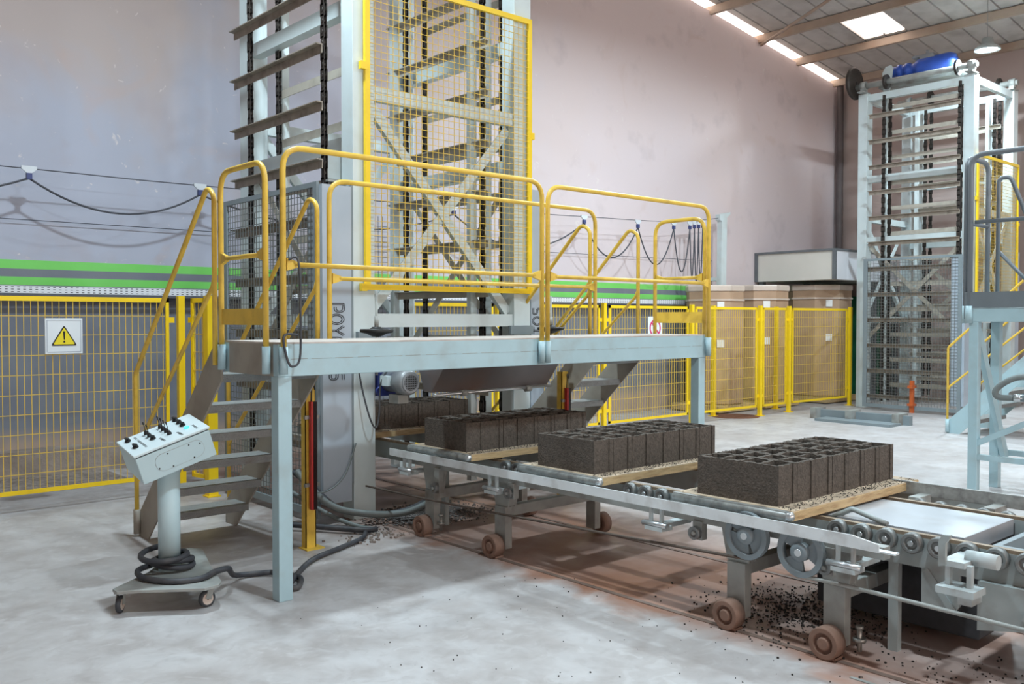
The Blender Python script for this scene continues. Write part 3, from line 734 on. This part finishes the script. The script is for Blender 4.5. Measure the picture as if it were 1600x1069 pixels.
# ------------------------------------------------------------------ conveyor
cv = thing('roller_conveyor','grey steel roller conveyor running from the lift tower to the front right','conveyor',(4.6,2.5,0))
for x0, x1 in ((4.235,4.27),(4.98,5.015)):
    MB().box(x0,x1,-.6,7.9,.435,.575).build('rail_beam','conveyor_grey',cv)
    MB().box(x0+.002,x1-.002,-.6,7.9,.575,.592).build('chain_strip','chain_worn',cv)
rp = None
def rollers(x, sgn, ys):
    global rp
    for y in ys:
        if rp is None:
            rp = MB().lathe((x,y,.548),(-1,0,0),[(.012,-.02),(.050,-.02),(.050,.012),(.044,.018),(.032,.018),(.030,.006),(.02,.004),(.012,.004)],20).build('roller','roller_steel',cv,(x-4.6,y-2.5,.548))
            rp['_o'] = (x,y,.548); rp.data.transform(Matrix.Translation((4.6,2.5,0)) if False else Matrix.Identity(4))
            MB().cyl((x-.004,y,.548),(x-.02,y,.548),.013,10).build('roller_pin','bright_steel',rp)
            pin = rp.children[0]
            ro = rp
        else:
            ro = copy_part(rp, cv, (x-4.6,y-2.5,0.548))
            p2 = rp.children[0].copy(); COL.objects.link(p2); p2.parent = ro
rollers(4.215, 1, [2.3-.125*k for k in range(16)]+[3.42+.125*k for k in range(3)]+[4.7+.125*k for k in range(2)])
rollers(5.05, 1, [2.27-.115*k for k in range(14)])
MB().box(4.33,4.93,1.74,3.3,.575,.588).box(4.33,4.93,1.735,1.745,.51,.588).build('cover_plate','plate_grey',cv,bev=.002)
MB().box(4.30,4.96,1.74,3.3,.48,.56).build('drive_box','rubber',cv)
tr_ = MB().box(4.30,4.33,1.0,1.6,.47,.585).box(4.90,4.93,1.0,1.6,.47,.585).box(4.33,4.90,1.57,1.6,.47,.585).box(4.33,4.90,1.0,1.03,.47,.585).box(4.33,4.90,1.03,1.57,.47,.48).build('tray','guard_grey',cv)
MB().tube(fillet([(4.33,2.42,.56),(4.36,2.30,.63),(4.33,2.1,.59)],.03),.014,8).build('guide_bow','conveyor_grey',cv)
MB().box(5.20,5.215,1.75,2.5,.585,.66).build('side_guide','worn_strip',cv,bev=.004)
for y in (1.9,2.3): MB().box(5.05,5.2,y-.03,y+.03,.5,.6).build('guide_arm','worn_grey',cv)
for y in (2.03,5.6): 
    MB().box(4.25,4.29,y-.024,y+.024,0,.44).build('leg','conveyor_grey',cv); MB().box(4.98,5.03,y-.03,y+.03,0,.44).build('leg','conveyor_grey',cv)
MB().prism([(1.89,.44),(1.715,.44),(1.715,.29),(1.74,.255),(1.89,.25)],'x',4.24,4.255).bar((4.236,1.87,.43),(4.236,1.74,.26),.03,.008,(1,0,0)).build('gusset_plate','conveyor_grey',cv)
MB().box(4.55,4.95,1.75,2.6,.05,.42).build('gear_cover','rubber',cv,bev=.01)
MB().prism([(1.62,.44),(1.36,.44),(1.36,.37),(1.06,.03),(1.18,.03),(1.42,.26),(1.62,.22)],'x',4.19,4.235).build('support_arm','conveyor_grey',cv)
MB().bar((4.21,1.42,.34),(4.21,.95,.02),.06,.07,(1,0,0)).build('diagonal_leg','conveyor_grey',cv)
MB().box(4.45,5.0,1.0,1.2,.02,.45).build('rear_cover','rubber',cv,bev=.01)
# pivot bracket with curved lever near the right edge
pv = MB().box(4.0,4.20,1.60,1.70,.53,.555).box(4.02,4.05,1.58,1.60,.44,.54).box(4.02,4.05,1.67,1.69,.44,.54).box(3.97,4.10,1.55,1.71,.415,.445).cyl((4.10,1.63,.56),(4.10,1.50,.56),.033,16).box(4.08,4.2,1.60,1.66,.35,.42).build('pivot_bracket','bracket_pale',cv)
MB().prism([(1.69,.665),(1.655,.668),(1.66,.65),(1.675,.63),(1.675,.535),(1.705,.525),(1.705,.635)],'x',3.985,4.005).build('curved_lever','conveyor_grey',pv)

# ------------------------------------------------------------------ travelling carriage (guide bar, wheel stands, rope)
cg = thing('pallet_carriage','pale steel pallet carriage on rusty wheels with long guide bar','carriage',(3.95,3.9,0))
MB().prism([(5.82,.557),(5.82,.609),(2.06,.612),(1.93,.59),(1.93,.553)],'x',3.90,3.908).box(3.908,3.95,1.86,5.82,.553,.560).build('guide_bar','bar_pale',cg)
MB().box(3.99,4.05,1.95,5.75,.50,.558).build('long_beam','worn_grey',cg)
MB().box(5.38,5.44,1.95,5.75,.50,.558).build('long_beam','worn_grey',cg)
for y in (5.62,4.62,3.22,2.10):
    br = MB().box(3.915,3.935,y-.045,y-.03,.45,.556).box(3.915,3.935,y+.03,y+.045,.45,.556).box(3.895,3.99,y-.06,y+.06,.43,.452).bar((3.93,y-.08,.462),(3.93,y+.08,.462),.022,.022).box(3.93,4.2,y-.03,y+.03,.435,.46).build('clamp_bracket','bracket_pale',cg)
    MB().lathe((3.91,y+.085,.462),(0,-1,0),[(0,0),(.016,0),(.016,.17),(0,.17)],6).build('clamp_bolt','bright_steel',br)
wp_ = None
def wheel(x, y, r=.077):
    global wp_
    if wp_ is None:
        wp_ = MB().lathe((x,y,r),(-1,0,0),[(.0,-.035),(r,-.035),(r,.035),(r*.93,.042),(r*.66,.042),(r*.62,.022),(.035,.020),(.03,.04),(.024,.044),(0,.044)],28).build('wheel','dusty_wheel',cg,(x-3.95,y-3.9,r))
        return wp_
    return copy_part(wp_, cg, (x-3.95,y-3.9,r))
# tidy local origin of the wheel prototype happens in build (loc offset)
for y in (5.42, 4.62, 2.74, 2.19):
    st = MB().box(3.985,4.045,y-.055,y+.055,.05,.335).box(4.0,4.92,y-.035,y+.035,.265,.335).box(4.87,4.93,y-.045,y+.045,.05,.265)
    st.prism([(y-.065,.335),(y+.065,.335),(y+.105,.51),(y-.105,.51)],'x',4.0,4.016).prism([(y-.065,.335),(y+.065,.335),(y+.105,.51),(y-.105,.51)],'x',4.06,4.076).bar((4.04,y-.06,.34),(4.04,y-.1,.51),.06,.006,(0,1,0))
    so = st.build('wheel_stand','worn_grey',cg,bev=.004)
    MB().box(3.9,3.97,y-.055,y+.03,.004,.016).build('wheel_scraper','dusty_wheel',so)
    wheel(3.925, y); wheel(4.985, y)
for y in (2.06, 5.28): MB().cyl((3.985,y,.055),(3.985,y,.17),.012,10).cyl((3.985,y,.10),(3.985,y,.118),.03,12).cyl((3.985,y,.16),(3.985,y,.175),.019,8).build('jack_bolt','bolt',cg)
def sheave(y, z, wd, r=.122):
    s = MB().lathe((3.955,y,z),(-1,0,0),[(r*.78,0),(r,0),(r,.012),(r*.93,.018),(r,.024),(r,.036),(r*.78,.036)],36,True)
    s.lathe((3.955,y,z),(-1,0,0),[(.012,0),(.045,0),(.045,.045),(.03,.05),(.012,.05)],20,True)
    for k in range(3):
        a0 = 20+120*k
        for j in range(8):
            a, b2 = math.radians(a0+j*wd), math.radians(a0+(j+1)*wd)
            q = [(y+r_*math.cos(t_), z+r_*math.sin(t_)) for r_, t_ in ((.043,a),(r*.8,a),(r*.8,b2),(.043,b2))]
            s.prism(q,'x',3.932,3.945)
    o = s.build('rope_sheave','guard_grey',cg)
    MB().cyl((3.96,y,z),(3.902,y,z),.018,14).build('sheave_pin','bright_steel',o)
sheave(2.64,.50,13.2); sheave(2.335,.475,9.0)
for y,z in ((2.98,.45),(4.5,.445),(5.32,.365),(2.22,.42)):
    o = MB().lathe((3.97,y,z),(-1,0,0),[(.01,0),(.036,0),(.036,.03),(.022,.03),(.02,.02),(.01,.02)],18).build('guide_roller','roller_steel',cg)
    MB().box(3.975,4.02,y-.03,y+.03,z-.04,.51).cyl((3.98,y,z),(3.935,y,z),.01,10).build('roller_bracket','worn_grey',o)
MB().tube(catmull([(3.93,2.62,.382),(3.93,3.6,.34),(3.93,5.1,.285),(3.93,7.4,.24)],8),.008,6).build('pull_rope','rope',cg)
MB().tube(catmull([(3.93,2.36,.357),(3.93,2.0,.362),(3.93,.6,.34)],8),.010,6).build('pull_rope','worn_grey',cg)
# floor tracks
struct(MB().box(3.91,3.945,-2,8.0,0,.004).build('trim_10','track')); struct(MB().box(4.97,5.0,-2,8.0,0,.004).build('trim_11','track'))
struct(MB().box(3.78,3.80,-2,2.0,0,.004).build('trim_12','worn_grey'))

# ------------------------------------------------------------------ motor and trough under the platform
t = thing('brush_motor','grey electric motor with fan grille and blue gearbox under the platform','motor',(4.1,6.1,1.08))
MB().lathe((4.12,6.16,1.10),(0,-1,0),[(0,0),(.085,0),(.085,.18),(.1,.185),(.1,.29),(.085,.31),(0,.31)],24).build('casing','motor_grey',t)
a_ = Vector((0,-1,0)); c_ = Vector((4.12,6.16,1.10))+a_*.312; s_ = Vector((a_.y,-a_.x,0))
gr = MB().lathe(c_-a_*.004,tuple(a_),[(0,0),(.066,0),(.066,.006),(0,.006)],24).build('fan_grille','black',t)
gw = MB().lathe(c_,tuple(a_),[(.064,0),(.080,0),(.080,.006),(.064,.006)],24,True)
for k in range(-3,4):
    h = math.sqrt(max(0,.066**2-(k*.018)**2)); gw.bar(c_+s_*k*.018-Vector((0,0,h))+a_*.004, c_+s_*k*.018+Vector((0,0,h))+a_*.004,.004,.004); gw.bar(c_+Vector((0,0,k*.018))-s_*h+a_*.004, c_+Vector((0,0,k*.018))+s_*h+a_*.004,.004,.004)
gw.build('grille_ring','motor_grey',t)
MB().box(4.0,4.04,6.0,6.10,1.07,1.15).build('terminal_box','console_paint',t)
MB().box(4.03,4.22,6.16,6.3,.98,1.25).lathe((4.04,6.17,1.02),(0,-1,0),[(0,0),(.04,0),(.04,.03),(0,.03)],18).build('gearbox','gear_blue',t)
MB().box(4.07,4.17,5.95,6.08,.93,1.0).build('motor_foot','worn_grey',t)
t = thing('scraper_trough','grey steel scraper trough with long shaft under the platform deck','trough',(4.8,5.75,1.1))
MB().prism([(5.55,1.27),(5.75,1.02),(5.85,1.02),(5.95,1.27)],'x',4.25,5.50).build('body','trough_steel',t,bev=.004)
sh = MB().tube([(4.25,5.72,1.0),(5.52,5.72,1.02)],.014,10).build('shaft','bright_steel',t)
for x in (4.55,5.25): MB().cyl((x-.03,5.72,1.005),(x+.03,5.72,1.005),.026,12).build('shaft_collar','worn_grey',sh)
for x in (4.28,5.46): MB().box(x-.02,x+.02,5.7,5.95,1.27,1.30).build('hanger','worn_grey',t)
# handwheels on adjusting screws
for x, y, lab in ((3.56,5.47,'left black handwheel on a vertical screw behind the platform deck'),(5.55,5.75,'right black handwheel on a screw behind the platform deck')):
    t = thing('handwheel', lab, 'handwheel', (x,y,1.45), 'adjusting handwheels')
    MB().lathe((x,y,1.505),(0,0,1),[(.03,-.03),(.07,-.01),(.115,0),(.12,.012),(.115,.024),(.05,.024),(.03,.04)],28).build('wheel_rim','black',t)
    MB().cyl((x,y,1.2),(x,y,1.80),.009,8).cyl((x,y,1.53),(x,y,1.62),.016,10).build('screw','worn_grey',t)
MB().box(5.45,5.72,6.16,6.2,1.46,1.54).build('bolt_plate','guard_grey',tw); MB().box(3.84,4.02,6.16,6.2,1.44,1.5).build('bolt_plate','guard_grey',tw)

# light curtain posts
def curtain(x, y, z0, h, label):
    t = thing('light_curtain', label, 'safety sensor', (x,y,z0))
    MB().box(x-.04,x+.04,y,y+.006,z0,z0+h).box(x-.04,x-.034,y,y+.06,z0,z0+h).box(x+.034,x+.04,y,y+.06,z0,z0+h).build('channel_post','rail_yellow',t)
    MB().box(x-.06,x+.08,y-.05,y+.07,z0,z0+.008).build('foot_plate','rail_yellow',t)
    s = MB().box(x-.022,x-.005,y-.05,y-.015,z0+.28,z0+h-.14).build('sensor_case','red_case',t,bev=.003)
    MB().box(x-.005,x+.022,y-.05,y-.015,z0+.28,z0+h-.14).build('sensor_window','sensor_black',s)
    for z in (z0+.45, z0+h-.25): MB().box(x-.055,x+.055,y-.025,y-.003,z-.012,z+.012).build('clamp','bolt',t)
    MB().tube(catmull([(x-.01,y-.03,z0+h-.14),(x-.01,y-.035,z0+h-.06),(x+.01,y-.02,z0+h-.02),(x+.03,y-.01,z0+h-.06)],5),.005,6).build('sensor_lead','black',t)
    return t
curtain(3.12,5.63,0,1.17,'yellow light curtain post with red sensor bar left of the tower leg')
curtain(5.60,5.62,0,1.14,'yellow light curtain post with red sensor bar by the right stairs')

# ------------------------------------------------------------------ control console
PX, PY = 2.0, 5.28
con = thing('control_console','pale grey control console on a rolling post with levers and buttons','control console',(PX,PY,0))
MB().cyl((PX,PY,.135),(PX,PY,.80),.062,28).build('post','console_side',con)
MB().prism([(1.62,5.03),(1.72,4.98),(2.0,4.78),(2.09,4.80),(2.13,4.86),(2.2,5.15),(2.34,5.62),(2.28,5.70),(2.2,5.68),(1.88,5.30),(1.62,5.10)],'z',.118,.135).build('base_plate','worn_grey',con,bev=.003)
for x,y,rot in ((1.655,5.085,.9),(2.05,4.87,.1),(2.27,5.62,.4)):
    d = Vector((math.cos(rot),math.sin(rot),0)); nn = Vector((-d.y,d.x,0)); c = Vector((x,y,.048))
    o = MB().lathe(c-nn*.014,tuple(nn),[(.01,0),(.034,0),(.046,.004),(.048,.014),(.046,.024),(.034,.028),(.01,.028)],22).build('caster_wheel','rubber',con)
    MB().lathe(c-nn*.0145,tuple(nn),[(.006,0),(.032,0),(.032,.029),(.006,.029)],18).build('hub','carton_wrap',o)
    MB().bar(c+nn*.019+d*0,c+nn*.019+d*.02+Vector((0,0,.065)),.035,.003,tuple(nn)).bar(c-nn*.019,c-nn*.019+d*.02+Vector((0,0,.065)),.035,.003,tuple(nn)).bar(c+d*.02+Vector((0,0,.062))-nn*.03,c+d*.02+Vector((0,0,.062))+nn*.03,.06,.012).build('fork','worn_grey',o)
    for ax_ in (-.03,.03):
        for ay_ in (-.03,.03): pass
# tilted box: origin at front-left top corner, L long edge, W depth edge, D down edge
s5 = 1.0
camp = Vector((0,0,1.6))
O3 = camp+(Vector((1.742,5.113,.8406))-camp)*s5; A3 = camp+(Vector((2.156,5.066,.982))-camp)*s5; B3 = camp+(Vector((1.767,5.473,.883))-camp)*s5; D3 = camp+(Vector((1.795,5.128,.688))-camp)*s5
eL = (A3-O3); lL = eL.length; eL.normalize(); eW = (B3-O3); eW -= eL*eW.dot(eL); lW = eW.length; eW.normalize(); eD = eL.cross(eW); 
if eD.dot(D3-O3) < 0: eD = -eD
lD = (D3-O3).length
def cp(a, b2, c2): return O3 + eL*a + eW*b2 + eD*c2
def cbox(a0,a1,b0,b1,c0,c1):
    mb = MB(); v = [cp(a,bb,cc) for cc in (c0,c1) for a,bb in ((a0,b0),(a1,b0),(a1,b1),(a0,b1))]
    return mb.add(v,[(0,1,2,3),(7,6,5,4),(0,4,5,1),(1,5,6,2),(2,6,7,3),(3,7,4,0)])
bxo = cbox(.006,lL-.006,.006,lW-.006,.022,lD+.02).build('box','console_side',con,bev=.006)
cbox(.012,lL-.012,.012,lW-.012,.014,.024).build('lid_gasket','black',con)
lid = cbox(0,lL,0,lW,0,.015).build('lid','console_paint',con,bev=.004)
# inspection cover on the front face (b = .006 plane, outward = -eW)
def rr(a0,a1,c0,c1,r,n=6):
    out = []
    for (ca,cc,s0) in ((a1-r,c0+r,-90),(a1-r,c1-r,0),(a0+r,c1-r,90),(a0+r,c0+r,180)):
        for k in range(n+1): th = math.radians(s0+90*k/n); out.append((ca+r*math.cos(th), cc+r*math.sin(th)))
    return out
def faceplate(pts, b0, b1):
    k = len(pts); v = [cp(a,b0,c2) for a,c2 in pts]+[cp(a,b1,c2) for a,c2 in pts]
    return MB().add(v,[list(range(k)),list(range(k,2*k))[::-1]]+[(i,(i+1)%k,(i+1)%k+k,i+k) for i in range(k)])
faceplate(rr(lL*.22,lL*.86,.048,.15,.045),.006,.0045).build('cover_seam','worn_grey',bxo)
pc = faceplate(rr(lL*.22+.0015,lL*.86-.0015,.0495,.1485,.044),.006,.003).build('inspection_cover','console_side',bxo)
for a,c2 in ((.25,.08),(.25,.125),(.40,.06),(.42,.142),(.68,.06),(.70,.142),(.82,.075),(.82,.12)):
    if (a,c2) in ((.25,.08),(.82,.12)): continue
    MB().lathe(cp(lL*a,.004,c2),tuple(-eW),[(0,0),(.0045,0),(.0045,.003),(0,.003)],8).build('screw','black',pc)
# controls on lid; outward = -eD
def lever(a,b2,tilt=0,h=.05):
    base = cp(lL*a,lW*b2,0); up = (-eD + eL*tilt*.3 + eW*tilt).normalized()
    o = MB().lathe(base,tuple(-eD),[(0,0),(.014,0),(.014,.006),(.008,.022),(.004,.026),(0,.026)],12).tube([base-eD*.02,base-eD*.02+up*h],.0022,6).lathe(base-eD*.02+up*(h-.012),tuple(up),[(0,0),(.0045,.002),(.0045,.016),(0,.018)],8).build('toggle_lever','black',con)
def knob(a,b2):
    base = cp(lL*a,lW*b2,0)
    MB().lathe(base,tuple(-eD),[(0,0),(.017,0),(.017,.008),(.012,.012),(0,.012)],14).bar(base-eD*.018-eW*.018+eL*.006,base-eD*.018+eW*.018-eL*.006,.01,.014,tuple(eD)).build('rotary_knob','black',con)
knob(.11,.78); knob(.115,.36)
for b2 in (.80,.62): lever(.36,b2,.25)
knob(.36,.44)
for k,b2 in enumerate((.84,.68,.52,.36)): lever(.56,b2,.25)
for k,b2 in enumerate((.90,.70,.52)): knob(.78,b2)
MB().lathe(cp(lL*.785,lW*.33,0),tuple(-eD),[(0,0),(.016,0),(.016,.008),(.012,.011),(0,.011)],16).build('push_button','cyan_light',con)
tx = MB()
for a,b2,wd in ((.20,.80,.05),(.20,.62,.04),(.20,.52,.05),(.205,.40,.055),(.205,.28,.06),(.30,.76,.03),(.30,.60,.03),(.42,.30,.06),(.43,.22,.06),(.50,.80,.03),(.50,.64,.03),(.64,.24,.06),(.65,.17,.06),(.86,.30,.05),(.86,.20,.05)):
    for ln in range(2):
        q = 0
        while q < wd:
            l = random.uniform(.003,.009); tx.add([cp(lL*a+.007*ln,lW*b2-wd/2+q,-.0006),cp(lL*a+.007*ln+.0045,lW*b2-wd/2+q,-.0006),cp(lL*a+.007*ln+.0045,lW*b2-wd/2+min(q+l,wd),-.0006),cp(lL*a+.007*ln,lW*b2-wd/2+min(q+l,wd),-.0006)],[(0,1,2,3)]); q += l+.0025
stuff(tx.build('panel_lettering','black_print',con))
# coiled cable
t = thing('console_cable','thick black cable coiled round the console post and trailing to the tower','cable',(PX,PY,.135))
pts = []
for k in range(0, 100):
    u = k/99; th = 2*PI*3.2*u+1.0; r = .105+.03*math.sin(5.1*u*3)+.022*math.sin(th*.5); pts.append((PX+r*math.cos(th), PY+r*math.sin(th), .155+.085*(1-u)+.01*math.sin(th*1.3)))
th0 = 2*PI*3.2+1.0
pts += [(PX-.19,PY-.02,.165),(PX-.20,PY-.17,.155),(PX-.10,PY-.32,.15),(PX+.04,PY-.36,.15),(PX+.14,PY-.30,.155),(PX+.24,PY-.26,.15),(2.30,5.12,.10),(2.36,5.20,.05),(2.46,5.26,.022),(2.6,5.2,.022)]
pts2 = catmull(pts, 4)
MB().tube(pts2, .017, 8).build('coil','cable',t)
MB().tube(catmull([(2.6,5.2,.022),(2.68,5.0,.022),(2.62,4.86,.022),(2.56,4.80,.022),(2.55,4.86,.022),(2.7,5.05,.022),(2.95,5.30,.022),(3.25,5.45,.022),(3.5,5.58,.022),(3.62,5.72,.022)],8),.017,8).build('trailing_run','cable',t)
# hoses behind the light curtain, to the tower foot
def hose(name, pts, r, mt, lab, cat):
    return tag(MB().tube(catmull(pts,8),r,8).build(name,mt,loc=pts[0]),lab,cat,'floor hoses by the tower foot')
hose('floor_hose',[(3.40,6.35,.42),(3.44,6.2,.30),(3.55,6.08,.17),(3.75,6.0,.10),(4.05,5.9,.07),(4.25,5.85,.12),(4.30,5.75,.20)],.026,'hose_grey','thick grey hose curving past the tower foot','hose')
hose('floor_hose',[(3.42,6.45,.40),(3.50,6.25,.28),(3.64,6.1,.13),(3.9,6.05,.06),(4.15,5.95,.08),(4.35,5.8,.2)],.02,'cable','dark hose behind the thick grey hose at the tower foot','hose')
hose('floor_hose',[(3.2,6.3,.05),(3.4,6.05,.04),(3.62,5.76,.03),(3.72,5.72,.03)],.022,'cable','dark hose lying flat on the floor left of the tower foot','hose')
hose('floor_hose',[(3.35,6.55,.30),(3.55,6.15,.10),(3.66,5.9,.03),(3.7,5.74,.03)],.018,'hose_grey','thin grey hose dropping to the floor by the tower foot','hose')
tag(MB().tube(catmull([(3.84,6.18,1.25),(3.86,6.12,1.0),(3.90,6.08,.8),(3.95,6.08,.74),(3.98,6.08,.85),(4.0,6.08,1.1),(4.08,6.0,1.27)],8),.007,6).build('hanging_cable','cable',loc=(3.9,6.1,.74)),'thin black cable looped down the front of the tower leg','cable')
tag(MB().tube(catmull([(3.2,5.9,.5),(3.35,6.05,.32),(3.55,6.14,.28),(3.72,6.17,.38),(3.82,6.17,.62)],8),.006,6).build('sensor_cable','hose_grey',loc=(3.2,5.9,.3)),'thin grey sensor cable sagging under the lettered cover','cable')
# crumbs and rubble on floor
def scatter(name, n, f, mt, s0, s1, label, cat):
    mb = MB()
    for k in range(n):
        x, y = f(); s = random.uniform(s0,s1); a = random.uniform(0,PI)
        mb.bar((x-s*math.cos(a),y-s*math.sin(a),s*.7),(x+s*math.cos(a),y+s*math.sin(a),s*.8),s*random.uniform(1,2),s*1.4)
    return stuff(tag(mb.build(name,mt,loc=(4.2,2.4,0)),label,cat))
g = random.gauss
scatter('concrete_crumbs',1300,lambda:(g(4.45,.25),g(2.62,.25)),'crumb',.0012,.0055,'dark concrete crumbs spilled on the floor under the conveyor','debris')
scatter('concrete_crumbs',260,lambda:(g(4.1,.25),g(1.5,.3)),'crumb',.0012,.005,'dark concrete crumbs on the floor at the lower right','debris')
scatter('concrete_crumbs',120,lambda:(random.uniform(2.2,4.0),random.uniform(1.2,4.4)),'crumb',.001,.0035,'scattered dark specks on the open floor in front of the conveyor','debris')
scatter('gravel_heap',2600,lambda:(g(4.35,.22),g(6.0,.16)),'gravel',.003,.009,'grey gravel heap at the foot of the lift tower','gravel')
scatter('rubble_chips',90,lambda:(g(3.65,.14),g(5.62,.10)),'rubble',.003,.011,'loose grey rubble chips beside the hoses on the floor','debris')

# ------------------------------------------------------------------ lamps
def lamp(x, y, z, label):
    t = thing('high_bay_lamp', label, 'lamp', (x,y,z), 'hall lamps')
    MB().lathe((x,y,z),(0,0,1),[(.17,0),(.20,.0),(.19,.04),(.10,.10),(.08,.2),(0,.2)],24).build('housing','worn_grey',t)
    MB().lathe((x,y,z),(0,0,1),[(0,.012),(.17,.012)],24).build('lens','lamp_lens',t)
    MB().tube([(x,y,z+.2),(x,y,zroof(x)+.1)],.004,6).build('cord','worn_grey',t)
    ld = bpy.data.lights.new('lamp_light','AREA'); ld.shape = 'DISK'; ld.size = .34; ld.energy = LAMP_W; ld.color = LAMP_COL
    lo = bpy.data.objects.new('lamp_light', ld); COL.objects.link(lo); lo.parent = t; lo.location = (0,0,-.01)
    return t
lamp(15.9,6.1,6.04,'glowing round high bay lamp hanging above the far lift tower')
labs = ['hall lamp above the left stairs, out of view','hall lamp beyond the lift tower, out of view','hall lamp above the open floor, out of view','hall lamp above the machine platform, out of view','hall lamp between the two lift towers, out of view']
for (x,y,z),lb in zip(LAMPS, labs): lamp(x,y,z,lb)
for o in list(bpy.data.objects):
    if '_o' in o: del o['_o']
